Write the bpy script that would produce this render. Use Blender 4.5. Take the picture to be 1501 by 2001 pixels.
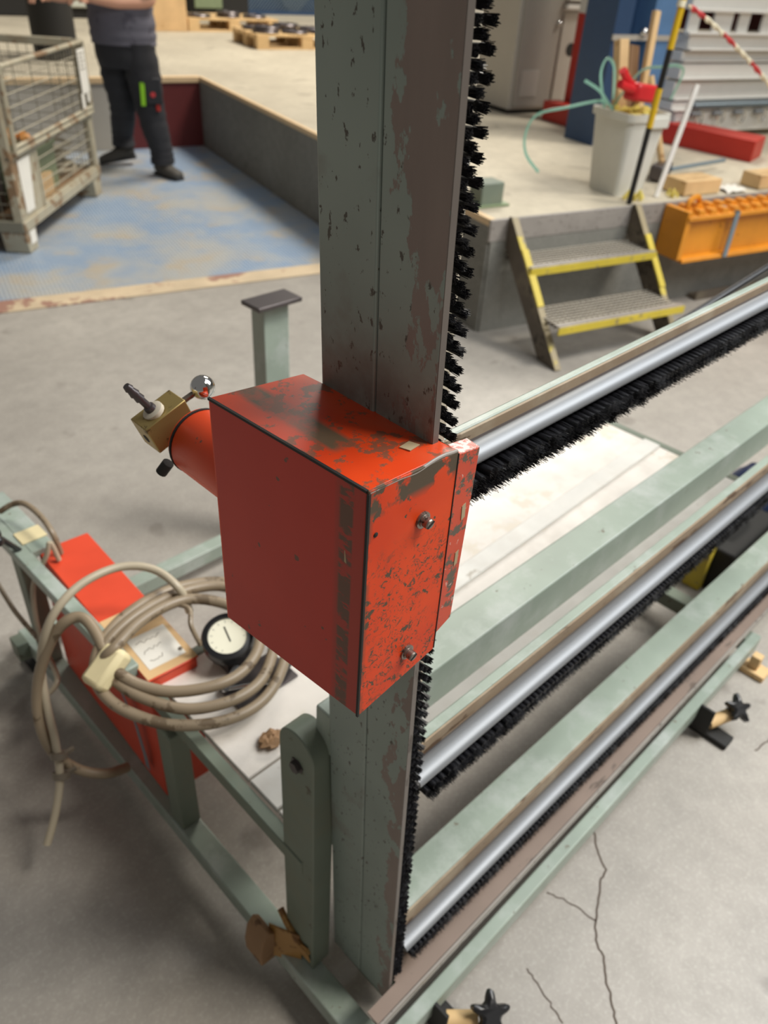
import bpy, bmesh, math, random
from mathutils import Vector, Matrix
random.seed(7)
PI = math.pi
scene = bpy.context.scene
for _o in list(bpy.data.objects):
    bpy.data.objects.remove(_o)

# ------------------------------------------------------------------ camera
YAW, PITCH, ROLL = math.radians(43.2), math.radians(36.1), math.radians(3.9)
CAM = Vector((0, 0, 1.55))
F_ = Vector((math.cos(PITCH) * math.cos(YAW), math.cos(PITCH) * math.sin(YAW), -math.sin(PITCH)))
R0 = Vector((math.sin(YAW), -math.cos(YAW), 0))
U0 = R0.cross(F_)
R_ = R0 * math.cos(ROLL) + U0 * math.sin(ROLL)
U_ = -R0 * math.sin(ROLL) + U0 * math.cos(ROLL)
cam_d = bpy.data.cameras.new('camera')
cam = bpy.data.objects.new('camera', cam_d)
scene.collection.objects.link(cam)
cam.matrix_world = Matrix(((R_.x, U_.x, -F_.x, CAM.x), (R_.y, U_.y, -F_.y, CAM.y), (R_.z, U_.z, -F_.z, CAM.z), (0, 0, 0, 1)))
cam_d.sensor_fit = 'HORIZONTAL'
cam_d.sensor_width = 7.3
cam_d.lens = 7.3 * 1515 / 1501
cam_d.clip_start = 0.02
cam_d.clip_end = 200
cam_d.dof.use_dof = True
cam_d.dof.focus_distance = 0.62
cam_d.dof.aperture_fstop = 1.9
scene.camera = cam

# ------------------------------------------------------------------ world and light
world = bpy.data.worlds.new('world')
scene.world = world
world.use_nodes = True
wb = world.node_tree.nodes['Background']
wb.inputs[0].default_value = (1.0, 0.965, 0.91, 1)
wb.inputs[1].default_value = 0.17


def light(name, kind, loc, target, energy, color=(1, .97, .92), size=1.0, size_y=None, angle=None):
    d = bpy.data.lights.new(name, kind)
    d.energy = energy
    d.color = color
    if kind == 'AREA':
        d.shape = 'RECTANGLE'
        d.size = size
        d.size_y = size_y or size
    if angle is not None:
        d.angle = angle
    o = bpy.data.objects.new(name, d)
    scene.collection.objects.link(o)
    o.location = loc
    o.rotation_euler = (Vector(target) - Vector(loc)).to_track_quat('-Z', 'Y').to_euler()
    return o


# daylight falling through the roof lights: soft, from the right
light('daylight', 'SUN', (3.0, -4.4, 8), (0, 0, 0), 1.95, (1, .95, .86), angle=math.radians(13))
# long roof light above the loading platform, plus an added unseen lamp brightening the rack
light('roof_light_platform', 'AREA', (8.0, 6.0, 6.5), (6.6, 6.0, 0), 560, (1, .94, .84), 3, 3)
light('added_light_rack', 'AREA', (3.0, -0.6, 3.5), (1.7, 0.2, 0), 165, (.95, .98, 1), 1.8, 3.0)  # added lamp; its falloff leaves the left floor darker

scene.view_settings.view_transform = 'Standard'
scene.view_settings.look = 'None'
scene.view_settings.gamma = 1
scene.view_settings.exposure = 0.0
scene.view_settings.use_curve_mapping = False


# ------------------------------------------------------------------ materials
def srgb(r, g, b):
    def f(c):
        c /= 255
        return c / 12.92 if c <= .04045 else ((c + .055) / 1.055) ** 2.4
    return (f(r), f(g), f(b), 1)


class NT:
    def __init__(self, name):
        self.m = bpy.data.materials.new(name)
        self.m.use_nodes = True
        self.t = self.m.node_tree
        self.p = self.t.nodes['Principled BSDF']
        self.co = None

    def n(self, typ, **kw):
        o = self.t.nodes.new(typ)
        for k, v in kw.items():
            setattr(o, k, v)
        return o

    def link(self, a, b):
        self.t.links.new(a, b)

    def coord(self):
        if not self.co:
            self.co = self.n('ShaderNodeTexCoord').outputs['Object']
        return self.co

    def mapping(self, scale=(1, 1, 1), rot=(0, 0, 0), loc=(0, 0, 0)):
        mp = self.n('ShaderNodeMapping')
        self.link(self.coord(), mp.inputs[0])
        mp.inputs['Scale'].default_value = scale
        mp.inputs['Rotation'].default_value = rot
        mp.inputs['Location'].default_value = loc
        return mp.outputs[0]

    def noise(self, scale, detail=4, rough=.6, vec=None, dist=0):
        o = self.n('ShaderNodeTexNoise')
        self.link(vec if vec is not None else self.coord(), o.inputs['Vector'])
        o.inputs['Scale'].default_value = scale
        o.inputs['Detail'].default_value = detail
        o.inputs['Roughness'].default_value = rough
        o.inputs['Distortion'].default_value = dist
        return o.outputs['Fac']

    def ramp(self, fac, a, b, invert=False):
        o = self.n('ShaderNodeMapRange')
        self.link(fac, o.inputs[0])
        o.inputs[1].default_value = a
        o.inputs[2].default_value = b
        o.inputs[3].default_value = 1 if invert else 0
        o.inputs[4].default_value = 0 if invert else 1
        return o.outputs[0]

    def math(self, op, a, b=None):
        o = self.n('ShaderNodeMath', operation=op)
        for i, v in enumerate((a, b)):
            if v is None:
                continue
            if isinstance(v, (int, float)):
                o.inputs[i].default_value = v
            else:
                self.link(v, o.inputs[i])
        return o.outputs[0]

    def mix(self, fac, a, b):
        o = self.n('ShaderNodeMix', data_type='RGBA')
        for s, v in ((0, fac), (6, a), (7, b)):
            if isinstance(v, (int, float)):
                o.inputs[s].default_value = v
            elif isinstance(v, tuple):
                o.inputs[s].default_value = v
            else:
                self.link(v, o.inputs[s])
        return o.outputs[2]

    def xyz(self):
        o = self.n('ShaderNodeSeparateXYZ')
        self.link(self.coord(), o.inputs[0])
        return o.outputs

    def bump(self, h, strength=.3, dist=.002):
        o = self.n('ShaderNodeBump')
        o.inputs['Strength'].default_value = strength
        o.inputs['Distance'].default_value = dist
        self.link(h, o.inputs['Height'])
        self.link(o.outputs[0], self.p.inputs['Normal'])

    def done(self, col=None, rough=.5, metal=0.0, spec=.5):
        if isinstance(col, tuple):
            self.p.inputs['Base Color'].default_value = col
        elif col is not None:
            self.link(col, self.p.inputs['Base Color'])
        for k, v in (('Roughness', rough), ('Metallic', metal), ('Specular IOR Level', spec)):
            if isinstance(v, (int, float)):
                self.p.inputs[k].default_value = v
            else:
                self.link(v, self.p.inputs[k])
        return self.m


def plain(name, c, rough=.5, metal=0, var=.12, scale=14, spec=.5):
    t = NT(name)
    d = tuple(x * (1 - var) for x in c[:3]) + (1,)
    l = tuple(min(1, x * (1 + var)) for x in c[:3]) + (1,)
    return t.done(t.mix(t.noise(scale, 4), d, l), rough, metal, spec)


def worn(name, base, chip, amt=.36, scale=30, rough=.42, chip_rough=.6, dirt=None, dirt_amt=.4, stretch=(1, 1, 1), spec=.5, bump=.25):
    """paint with chips (chip colour where the fine noise is low) and broad dirt"""
    t = NT(name)
    v = t.mapping(stretch)
    n1 = t.noise(scale, 6, .65, v)
    m = t.ramp(n1, amt - .015, amt + .015, True)
    n2 = t.noise(5, 3)
    b = t.mix(t.ramp(n2, .3, .7), tuple(x * .86 for x in base[:3]) + (1,), tuple(min(1, x * 1.1) for x in base[:3]) + (1,))
    if dirt:
        b = t.mix(t.math('MULTIPLY', t.ramp(t.noise(9, 5, .7), .48, .72), dirt_amt), b, dirt)
    c = t.mix(m, b, chip)
    r = t.math('ADD', t.math('MULTIPLY', m, chip_rough - rough), rough)
    t.bump(t.math('MULTIPLY', m, -1), bump, .0006)
    return t.done(c, r, 0, spec)


GREEN = srgb(146, 158, 146)
M = {}
M['green'] = worn('green_paint', GREEN, srgb(112, 106, 92), .325, 42, .4, .6, srgb(176, 182, 177), .8)
M['green_dull'] = worn('green_paint_dull', srgb(112, 122, 108), srgb(86, 80, 66), .34, 30, .5, .6, srgb(120, 118, 98), .5)
M['tan_strip'] = worn('rusty_strip', srgb(148, 128, 104), srgb(96, 74, 54), .4, 26, .55, .7, srgb(184, 172, 150), .6, stretch=(.25, 1, 1))
M['steel_edge'] = worn('bare_steel_edge', srgb(150, 143, 136), srgb(92, 84, 76), .38, 60, .38, .5)
M['post_edge'] = worn('post_edge_steel', srgb(100, 92, 86), srgb(78, 70, 64), .4, 80, .4, .5, stretch=(1, 1, .2))
M['ledge'] = worn('ledge_primer', srgb(132, 114, 102), srgb(96, 82, 72), .4, 30, .5, .6, stretch=(.2, 1, 1))
M['black'] = plain('black_plastic', srgb(26, 26, 28), .32)
M['bristle'] = plain('black_bristle', srgb(24, 24, 28), .36, var=.5, scale=300)
M['bristle_tip'] = plain('bristle_tip', srgb(52, 52, 58), .45, var=.5, scale=400)
M['brush_back'] = plain('brush_back', srgb(206, 196, 176), .5)
M['brass'] = worn('dull_brass', srgb(168, 146, 92), srgb(110, 92, 58), .38, 50, .38, .5)
M['brass'].node_tree.nodes['Principled BSDF'].inputs['Metallic'].default_value = .65
M['chrome'] = plain('chrome', srgb(214, 214, 214), .08, 1, .03)
M['screw'] = worn('screw_steel', srgb(140, 130, 122), srgb(80, 66, 58), .42, 200, .32, .6)
M['screw'].node_tree.nodes['Principled BSDF'].inputs['Metallic'].default_value = .8
M['dark_steel'] = plain('dark_steel', srgb(88, 82, 82), .35, .6)
M['soot'] = plain('soot', srgb(30, 29, 27), .7)
M['white_board'] = worn('white_board', srgb(214, 211, 204), srgb(180, 172, 160), .34, 18, .5, .6, srgb(196, 188, 178), .5)
M['grey_board'] = worn('grey_board', srgb(224, 217, 208), srgb(212, 202, 187), .425, 3.2, .55, .6, srgb(196, 188, 178), .6)
M['hose'] = worn('grey_hose', srgb(138, 122, 100), srgb(100, 84, 64), .42, 22, .42, .6)
M['hose_light'] = plain('pale_hose', srgb(172, 160, 138), .42)
M['hose_dark'] = plain('grey_cable', srgb(112, 102, 88), .45)
M['tape'] = plain('cream_tape', srgb(214, 200, 158), .6)
M['brown_tape'] = worn('brown_tape', srgb(166, 124, 66), srgb(120, 82, 40), .4, 20, .5, .6)
M['paper'] = plain('white_paper', srgb(226, 222, 212), .7, var=.06)
M['card'] = worn('cardboard', srgb(214, 178, 130), srgb(190, 150, 104), .34, 6, .8, .8)
M['wood'] = worn('pale_wood', srgb(214, 180, 130), srgb(172, 132, 86), .38, 16, .7, .75, stretch=(.15, 1, 1))
M['wood_brown'] = worn('brown_wood', srgb(150, 116, 82), srgb(104, 76, 50), .4, 16, .7, .75, stretch=(.2, 1, 1))
M['orange'] = worn('orange_paint', srgb(216, 140, 36), srgb(160, 96, 30), .34, 16, .42, .6)
M['yellow'] = worn('yellow_paint', srgb(202, 180, 58), srgb(150, 134, 84), .38, 24, .5, .6)
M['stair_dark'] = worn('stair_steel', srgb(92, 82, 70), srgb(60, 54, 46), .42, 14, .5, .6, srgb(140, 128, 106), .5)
M['stair_rail'] = worn('stair_rail', srgb(150, 136, 104), srgb(196, 176, 70), .42, 6, .5, .55)
M['grate'] = plain('galvanised_grate', srgb(164, 156, 144), .5, .1)
M['pole_black'] = plain('pole_black', srgb(24, 23, 22), .4)
M['pole_yellow'] = plain('pole_yellow', srgb(206, 166, 24), .4)
M['bucket'] = plain('white_bucket', srgb(206, 204, 194), .4, var=.05)
M['plastic_red'] = plain('red_plastic', srgb(205, 34, 40), .35)
M['plastic_yellow'] = plain('yellow_rag', srgb(232, 214, 112), .6)
M['strap_green'] = plain('green_strap', srgb(136, 186, 166), .35)
M['blue'] = worn('blue_paint', srgb(92, 130, 174), srgb(70, 100, 140), .34, 4, .45, .5)
M['navy'] = plain('navy_paint_and_shade', srgb(44, 70, 104), .45)  # also the painted shade on the blue column
M['cabinet'] = plain('cabinet_grey', srgb(176, 170, 160), .45, var=.04)
M['cabinet_dark'] = plain('cabinet_panel', srgb(156, 150, 140), .45, var=.04)
M['red_beam'] = plain('red_beam', srgb(186, 44, 30), .45)
M['white_metal'] = plain('white_metal', srgb(224, 222, 216), .4, var=.06)
M['grey_metal'] = plain('grey_metal', srgb(130, 146, 156), .35, .3)
M['cage'] = worn('cage_steel', srgb(172, 164, 142), srgb(132, 106, 78), .42, 8, .5, .7, srgb(148, 126, 96), .6)
M['cage_wire'] = plain('cage_wire', srgb(170, 162, 142), .45, .3)
M['cage_dark'] = plain('cage_side', srgb(120, 116, 100), .5)
M['skin'] = plain('skin', srgb(214, 160, 132), .5, var=.05)
M['trousers'] = plain('black_trousers', srgb(38, 38, 42), .8, var=.3, scale=20)
M['shirt'] = worn('grey_shirt', srgb(96, 94, 104), srgb(78, 76, 86), .42, 8, .85, .85)
M['shoe'] = plain('work_shoe', srgb(66, 62, 56), .7)
M['hair'] = plain('dark_hair', srgb(52, 40, 30), .7)
M['lime'] = plain('lime_trim', srgb(132, 190, 30), .6)
M['dark_red'] = plain('dark_red_steel', srgb(96, 30, 28), .6)
M['lip'] = plain('wooden_lip', srgb(218, 188, 146), .6)
M['grey_green'] = plain('crate_green', srgb(128, 142, 110), .5)
M['pale_box'] = plain('pale_box', srgb(206, 208, 196), .5)
M['rubber'] = plain('rubber', srgb(34, 33, 33), .55)
M['rope_white'] = plain('rope_white', srgb(224, 214, 184), .6)
M['rope_red'] = plain('rope_red', srgb(190, 52, 56), .6)
M['dial'] = plain('dial_face', srgb(232, 228, 206), .4, var=.03)
M['blue_plastic'] = plain('blue_plastic', srgb(30, 52, 96), .4)


def zinc(name, c=(170, 172, 174)):
    t = NT(name)
    n1 = t.noise(60, 4, .6, t.mapping((.06, 1, 1)))
    return t.done(t.mix(n1, srgb(*[x * .82 for x in c]), srgb(*c)), .5, .4)


M['zinc'] = zinc('zinc_bar', (146, 149, 153))


def red_paint(name, kind):
    t = NT(name)
    x, y, z = t.xyz()
    base = t.mix(t.ramp(t.noise(7, 3), .35, .65), srgb(204, 58, 18), srgb(224, 74, 24))
    brown = srgb(88, 76, 62)
    if kind == 'clean':       # smooth panel; a smudged strip of old tape along its near edge, few chips
        base = t.mix(t.ramp(t.noise(5, 3), .35, .65), srgb(186, 52, 40), srgb(196, 58, 44))
        # y runs from the near edge (0.317) to the far edge (0.50); local y is relative to 0.317
        strip = t.math('MULTIPLY', t.ramp(y, .012, .014), t.ramp(y, .026, .029, True))
        smudge = t.ramp(t.noise(90, 5, .7, t.mapping((1, .35, 1), (.5, 0, 0))), .5, .56, True)
        m = t.math('MULTIPLY', strip, t.math('MULTIPLY', smudge, .85))
        halo = t.math('MULTIPLY', t.ramp(y, .03, .034, True), .28)
        base = t.mix(halo, base, srgb(110, 66, 56))
        chips = t.ramp(t.noise(55, 3, .5), .29, .3, True)
        m = t.math('MAXIMUM', m, t.math('MULTIPLY', chips, .8))
        return t.done(t.mix(m, base, brown), .42, 0, .3)
    if kind == 'chipped':     # many fine scratches, denser low down, bare patch under the top edge
        a = t.ramp(t.noise(120, 7, .78, None, 1.5), .445, .46, True)
        dens = t.math('MULTIPLY', t.ramp(t.noise(18, 3), .36, .5), t.ramp(z, .15, .19, True))
        m = t.math('MULTIPLY', a, dens)
        b = t.ramp(t.noise(60, 6, .6), .36, .375, True)
        m = t.math('MAXIMUM', m, b)
        top = t.math('MULTIPLY', t.ramp(z, .215, .225), t.ramp(t.noise(22, 5), .46, .5))
        m = t.math('MAXIMUM', m, top)
        edge = t.math('MULTIPLY', t.ramp(x, .000, .006, True), t.ramp(t.noise(40, 4), .4, .5))
        m = t.math('MAXIMUM', m, edge)
        t.bump(t.math('MULTIPLY', m, -1), .3, .0005)
        c = t.mix(m, t.mix(.0, base, base), brown)
        return t.done(c, t.math('ADD', .46, t.math('MULTIPLY', m, .2)), 0, .25)
    if kind == 'top':         # dusty top with a rubbed brown band running along the outer edge
        band = t.math('MULTIPLY', t.ramp(x, .014, .02), t.ramp(x, .036, .042, True))
        band = t.math('MULTIPLY', band, t.math('MULTIPLY', t.ramp(y, .05, .06), t.ramp(t.noise(20, 6, .7), .3, .55)))
        sp = t.ramp(t.noise(48, 6, .7), .42, .46, True)
        m = t.math('MAXIMUM', band, t.math('MULTIPLY', sp, .8))
        dust = t.math('MULTIPLY', t.ramp(x, .05, .09), t.math('MULTIPLY', t.ramp(t.noise(24, 5), .35, .7), .6))
        c = t.mix(dust, t.mix(m, base, srgb(98, 80, 62)), srgb(176, 100, 72))
        return t.done(c, .36, 0, .5)
    if kind == 'plain':
        sp = t.ramp(t.noise(40, 6, .7), .33, .35, True)
        return t.done(t.mix(sp, base, brown), .4, 0, .5)
    if kind == 'flange':
        sp = t.ramp(t.noise(60, 6, .7), .43, .47, True)
        w = t.ramp(t.noise(70, 5, .7, None, 1), .62, .64)
        return t.done(t.mix(w, t.mix(sp, t.mix(.25, base, srgb(150, 60, 52)), brown), srgb(210, 170, 160)), .4)


for k in ('clean', 'chipped', 'top', 'plain', 'flange'):
    M['red_' + k] = red_paint('red_paint_' + k, k)
M['flange_top'] = worn('flange_top_paint', srgb(206, 120, 108), srgb(222, 200, 192), .5, 160, .45, .5)
M['card_dull'] = plain('beige_scrap', srgb(176, 158, 126), .7)
M['red_box'] = worn('bright_red_paint', srgb(214, 72, 44), srgb(150, 60, 44), .28, 20, .42, .5)
M['red_box_side'] = M['red_box']


def post_paint(name, bare):
    """green-grey paint; where bare, large areas are rubbed down to brown primer"""
    t = NT(name)
    x, y, z = t.xyz()
    g = t.mix(t.ramp(t.noise(4, 3), .3, .7), srgb(126, 138, 131), srgb(146, 158, 150))
    spots = t.ramp(t.noise(150, 5, .62, t.mapping((1, 1, .55))), .352, .37, True)
    c = t.mix(spots, g, srgb(70, 66, 58))
    if bare:
        f = t.noise(20, 8, .74, t.mapping((1, 1, .42)))
        # stronger towards the free edge (local y small) and above the clamp
        k = t.math('SUBTRACT', t.math('ADD', .53, t.math('MULTIPLY', t.ramp(z, 1.32, 1.42), .10)), t.math('MULTIPLY', t.ramp(y, .016, .066), .30))
        k = t.math('ADD', k, t.math('MULTIPLY', t.ramp(t.noise(2.4, 2), .4, .6), .08))
        d = t.math('SUBTRACT', f, k)
        m = t.ramp(d, -.006, .006, True)
        isl = t.ramp(t.noise(30, 5, .6, t.mapping((1, 1, .45), (0, 0, 0), (3, 1, 2))), .545, .56)
        m = t.math('MULTIPLY', m, t.math('SUBTRACT', 1, isl))
        pr = t.mix(t.noise(30, 5, .6, t.mapping((1, 1, .2))), srgb(116, 103, 97), srgb(142, 127, 119))
        c = t.mix(m, c, pr)
        t.bump(t.math('MULTIPLY', m, -1), .35, .0006)
    else:
        lo = t.math('MULTIPLY', t.ramp(z, .95, 1.02, True), t.ramp(z, .85, .93))
        rub = t.ramp(t.noise(9, 5, .6), .55, .66)
        c = t.mix(t.math('MULTIPLY', rub, .55), c, srgb(112, 104, 94))
    rub2 = t.math('MULTIPLY', t.math('MULTIPLY', t.ramp(z, 1.245, 1.345, True), t.ramp(z, 1.0, 1.01)), t.ramp(t.noise(11, 6, .65), .40, .62))
    c = t.mix(t.math('MULTIPLY', rub2, .75), c, srgb(104, 90, 82))
    return t.done(c, .42, 0, .5)


M['post_a'] = post_paint('post_paint', False)
M['post_b'] = post_paint('post_paint_bare', True)


def concrete(name, a, b, spot, rough=.5, tint=None):
    t = NT(name)
    n1 = t.noise(.9, 5, .6)
    n2 = t.noise(14, 8, .7)
    n3 = t.noise(120, 3, .6)
    c = t.mix(t.ramp(n1, .35, .65), a, b)
    c = t.mix(t.math('MULTIPLY', t.ramp(n2, .38, .62), .35), c, tuple(x * .72 for x in a[:3]) + (1,))
    c = t.mix(t.math('MULTIPLY', t.ramp(n3, .5, .75), .18), c, (.75, .72, .66, 1))
    st = t.ramp(t.noise(4.5, 4, .55), .30, .36, True)
    c = t.mix(t.math('MULTIPLY', st, .4), c, spot)
    t.bump(n2, .12, .003)
    return t.done(c, t.math('ADD', rough, t.math('MULTIPLY', n2, .2)), 0, .45)


M['floor'] = concrete('concrete_floor', srgb(148, 142, 134), srgb(172, 166, 157), srgb(98, 90, 82), .34)
M['platform'] = concrete('platform_concrete', srgb(178, 168, 148), srgb(200, 190, 168), srgb(120, 110, 96), .6)
M['dock_wall'] = concrete('dock_wall_concrete', srgb(120, 118, 110), srgb(136, 134, 126), srgb(90, 88, 80), .75)
M['hall_wall'] = concrete('hall_wall', srgb(150, 150, 146), srgb(165, 165, 160), srgb(130, 130, 126), .8)


def tread_plate():
    t = NT('blue_tread_plate')
    x, y, z = t.xyz()
    n1 = t.noise(1.5, 5, .65)
    blue = t.mix(t.noise(6, 4), srgb(112, 140, 174), srgb(140, 162, 186))
    worn_ = t.mix(t.noise(9, 4), srgb(172, 166, 154), srgb(162, 168, 172))
    rust = t.math('MULTIPLY', t.ramp(t.noise(3.2, 5, .6), .54, .66), .75)
    c = t.mix(t.ramp(n1, .42, .6), blue, worn_)
    c = t.mix(rust, c, srgb(178, 160, 132))
    a = t.math('SINE', t.math('MULTIPLY', t.math('ADD', x, y), 150))
    b = t.math('SINE', t.math('MULTIPLY', t.math('SUBTRACT', x, y), 150))
    h = t.ramp(t.math('MULTIPLY', a, b), .1, .6)
    t.bump(h, .8, .004)
    c = t.mix(t.math('MULTIPLY', h, .62), c, srgb(214, 216, 214))
    return t.done(c, .42, .15)


M['grate_lit_top'] = plain('grate_lit_top', srgb(186, 178, 164), .45, .1)  # paler copy for the lit tops of the grating bars
M['tread'] = tread_plate()
M['crack'] = plain('crack', srgb(84, 72, 62), .8)
M['plate_edge'] = worn('plate_edge_wood', srgb(196, 176, 146), srgb(150, 112, 96), .44, 3, .7, .7)


def bunting():
    t = NT('twisted_rope')
    x, y, z = t.xyz()
    s = t.ramp(t.math('SINE', t.math('MULTIPLY', x, 26)), .25, .4)
    return t.done(t.mix(s, srgb(226, 216, 188), srgb(196, 58, 60)), .6)


M['rope'] = bunting()

# ------------------------------------------------------------------ mesh helpers
ORG = {}


class B:
    def __init__(self):
        self.bm = bmesh.new()

    def box(self, x0, x1, y0, y1, z0, z1):
        v = [self.bm.verts.new(p) for p in ((x0, y0, z0), (x1, y0, z0), (x1, y1, z0), (x0, y1, z0), (x0, y0, z1), (x1, y0, z1), (x1, y1, z1), (x0, y1, z1))]
        for f in ((3, 2, 1, 0), (4, 5, 6, 7), (0, 1, 5, 4), (1, 2, 6, 5), (2, 3, 7, 6), (3, 0, 4, 7)):
            self.bm.faces.new([v[i] for i in f])
        return self

    def hexa(self, pts):
        """eight corners: bottom ring of four, then top ring of four"""
        v = [self.bm.verts.new(p) for p in pts]
        for f in ((3, 2, 1, 0), (4, 5, 6, 7), (0, 1, 5, 4), (1, 2, 6, 5), (2, 3, 7, 6), (3, 0, 4, 7)):
            self.bm.faces.new([v[i] for i in f])
        return self

    def obox(self, c, ax, ay, az):
        """box with half axes ax, ay, az around c"""
        c, ax, ay, az = map(Vector, (c, ax, ay, az))
        s = [(-1, -1), (1, -1), (1, 1), (-1, 1)]
        return self.hexa([c + ax * i + ay * j - az for i, j in s] + [c + ax * i + ay * j + az for i, j in s])

    def beam(self, p, q, w, h, up=(0, 0, 1)):
        """bar of section w x h between p and q"""
        p, q, up = Vector(p), Vector(q), Vector(up)
        d = (q - p).normalized()
        s = d.cross(up).normalized()
        u = s.cross(d)
        return self.obox((p + q) / 2, (q - p) / 2, s * (w / 2) * -1, u * (h / 2))

    def prism(self, poly, axis, a0, a1):
        """polygon (2D list) extruded along axis 'x','y' or 'z'"""
        def P(u, v, w):
            return {'x': (w, u, v), 'y': (u, w, v), 'z': (u, v, w)}[axis]
        lo = [self.bm.verts.new(P(u, v, a0)) for u, v in poly]
        hi = [self.bm.verts.new(P(u, v, a1)) for u, v in poly]
        n = len(poly)
        for i in range(n):
            self.bm.faces.new((lo[i], lo[(i + 1) % n], hi[(i + 1) % n], hi[i]))
        self.bm.faces.new(lo[::-1])
        self.bm.faces.new(hi)
        return self

    def lathe(self, p, d, prof, seg=20):
        """profile [(t, r)] turned about the axis from p along d"""
        p, d = Vector(p), Vector(d).normalized()
        s = d.orthogonal().normalized()
        u = d.cross(s)
        rings = []
        for t, r in prof:
            rings.append([self.bm.verts.new(p + d * t + (s * math.cos(2 * PI * k / seg) + u * math.sin(2 * PI * k / seg)) * max(r, 1e-5)) for k in range(seg)])
        for a, b in zip(rings, rings[1:]):
            for k in range(seg):
                self.bm.faces.new((a[k], a[(k + 1) % seg], b[(k + 1) % seg], b[k]))
        self.bm.faces.new(rings[0][::-1])
        self.bm.faces.new(rings[-1])
        return self

    def rod(self, p, q, r, seg=12, r2=None):
        p, q = Vector(p), Vector(q)
        return self.lathe(p, q - p, [(0, r), ((q - p).length, r if r2 is None else r2)], seg)

    def ball(self, c, r, seg=20, sq=(1, 1, 1)):
        mat = Matrix.Translation(Vector(c)) @ Matrix.Diagonal((sq[0], sq[1], sq[2], 1))
        bmesh.ops.create_uvsphere(self.bm, u_segments=seg, v_segments=seg // 2 + 2, radius=r, matrix=mat)
        return self

    def tube(self, pts, r, seg=10, closed=False, sub=6):
        pts = [Vector(p) for p in pts]
        P = []
        n = len(pts)
        rng = range(n) if closed else range(n - 1)
        for i in rng:
            if closed:
                a, b, c, d = pts[(i - 1) % n], pts[i], pts[(i + 1) % n], pts[(i + 2) % n]
            else:
                a, b, c, d = pts[max(i - 1, 0)], pts[i], pts[i + 1], pts[min(i + 2, n - 1)]
            for k in range(sub):
                t = k / sub
                P.append(.5 * ((2 * b) + (c - a) * t + (2 * a - 5 * b + 4 * c - d) * t * t + (3 * b - a - 3 * c + d) * t ** 3))
        if not closed:
            P.append(pts[-1])
        m = len(P)
        rings = []
        up = None
        for i in range(m):
            d = (P[(i + 1) % m] - P[i - 1]) if closed else (P[min(i + 1, m - 1)] - P[max(i - 1, 0)])
            d.normalize()
            up = d.orthogonal().normalized() if up is None else (up - d * up.dot(d)).normalized()
            s = d.cross(up)
            rings.append([self.bm.verts.new(P[i] + (up * math.cos(2 * PI * k / seg) + s * math.sin(2 * PI * k / seg)) * r) for k in range(seg)])
        off = 0
        if closed:
            # best rotation to close the seam
            off = min(range(seg), key=lambda o: sum((rings[-1][k].co - rings[0][(k + o) % seg].co).length for k in range(seg)))
        for i in range(m if closed else m - 1):
            a, b = rings[i], rings[(i + 1) % m]
            o = off if closed and i == m - 1 else 0
            for k in range(seg):
                self.bm.faces.new((a[k], a[(k + 1) % seg], b[(k + 1 + o) % seg], b[(k + o) % seg]))
        if not closed:
            self.bm.faces.new(rings[0][::-1])
            self.bm.faces.new(rings[-1])
        return self

    def strip(self, pts, w, t, nrm=(0, 0, 1)):
        """flat ribbon of width w, thickness t along a polyline"""
        pts = [Vector(p) for p in pts]
        nrm = Vector(nrm)
        rows = []
        for i, p in enumerate(pts):
            d = (pts[min(i + 1, len(pts) - 1)] - pts[max(i - 1, 0)]).normalized()
            s = d.cross(nrm).normalized() * (w / 2)
            n = s.cross(d).normalized() * t
            rows.append([self.bm.verts.new(q) for q in (p - s, p + s, p + s + n, p - s + n)])
        for a, b in zip(rows, rows[1:]):
            for k in range(4):
                self.bm.faces.new((a[k], a[(k + 1) % 4], b[(k + 1) % 4], b[k]))
        self.bm.faces.new(rows[0][::-1])
        self.bm.faces.new(rows[-1])
        return self

    def loft(self, rows, seg=16):
        """closed skin through rings (centre, x half axis vector, y half axis vector)"""
        rr = []
        for c, ax, ay in rows:
            c, ax, ay = Vector(c), Vector(ax), Vector(ay)
            rr.append([self.bm.verts.new(c + ax * math.cos(2 * PI * k / seg) + ay * math.sin(2 * PI * k / seg)) for k in range(seg)])
        for a, b in zip(rr, rr[1:]):
            for k in range(seg):
                self.bm.faces.new((a[k], a[(k + 1) % seg], b[(k + 1) % seg], b[k]))
        self.bm.faces.new(rr[0][::-1])
        self.bm.faces.new(rr[-1])
        return self

    def jitter(self, s):
        for v in self.bm.verts:
            v.co += Vector((random.uniform(-s, s), random.uniform(-s, s), random.uniform(-s, s)))
        return self

    def mesh(self, name, mat, off=Vector((0, 0, 0)), sharp=35):
        for v in self.bm.verts:
            v.co -= off
        bmesh.ops.recalc_face_normals(self.bm, faces=self.bm.faces)
        me = bpy.data.meshes.new(name)
        self.bm.to_mesh(me)
        self.bm.free()
        me.materials.append(M[mat] if isinstance(mat, str) else mat)
        for p in me.polygons:
            p.use_smooth = True
        me.set_sharp_from_angle(angle=math.radians(sharp))
        return me


def link(o, parent=None):
    scene.collection.objects.link(o)
    if parent is not None:
        o.parent = parent
    return o


def part(name, b, mat, parent, bevel=0, label=None, stuff=False, centre=None, sharp=35):
    org = ORG[parent]
    c = Vector(centre) if centre is not None else org
    o = bpy.data.objects.new(name, b.mesh(name, mat, c, sharp))
    o.location = c - org
    ORG[o] = c
    link(o, parent)
    if bevel:
        md = o.modifiers.new('bevel', 'BEVEL')
        md.width = bevel
        md.segments = 2
        md.limit_method = 'ANGLE'
        md.angle_limit = math.radians(40)
    if label:
        o['label'] = label
    if stuff:
        o['kind'] = 'stuff'
    return o


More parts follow.
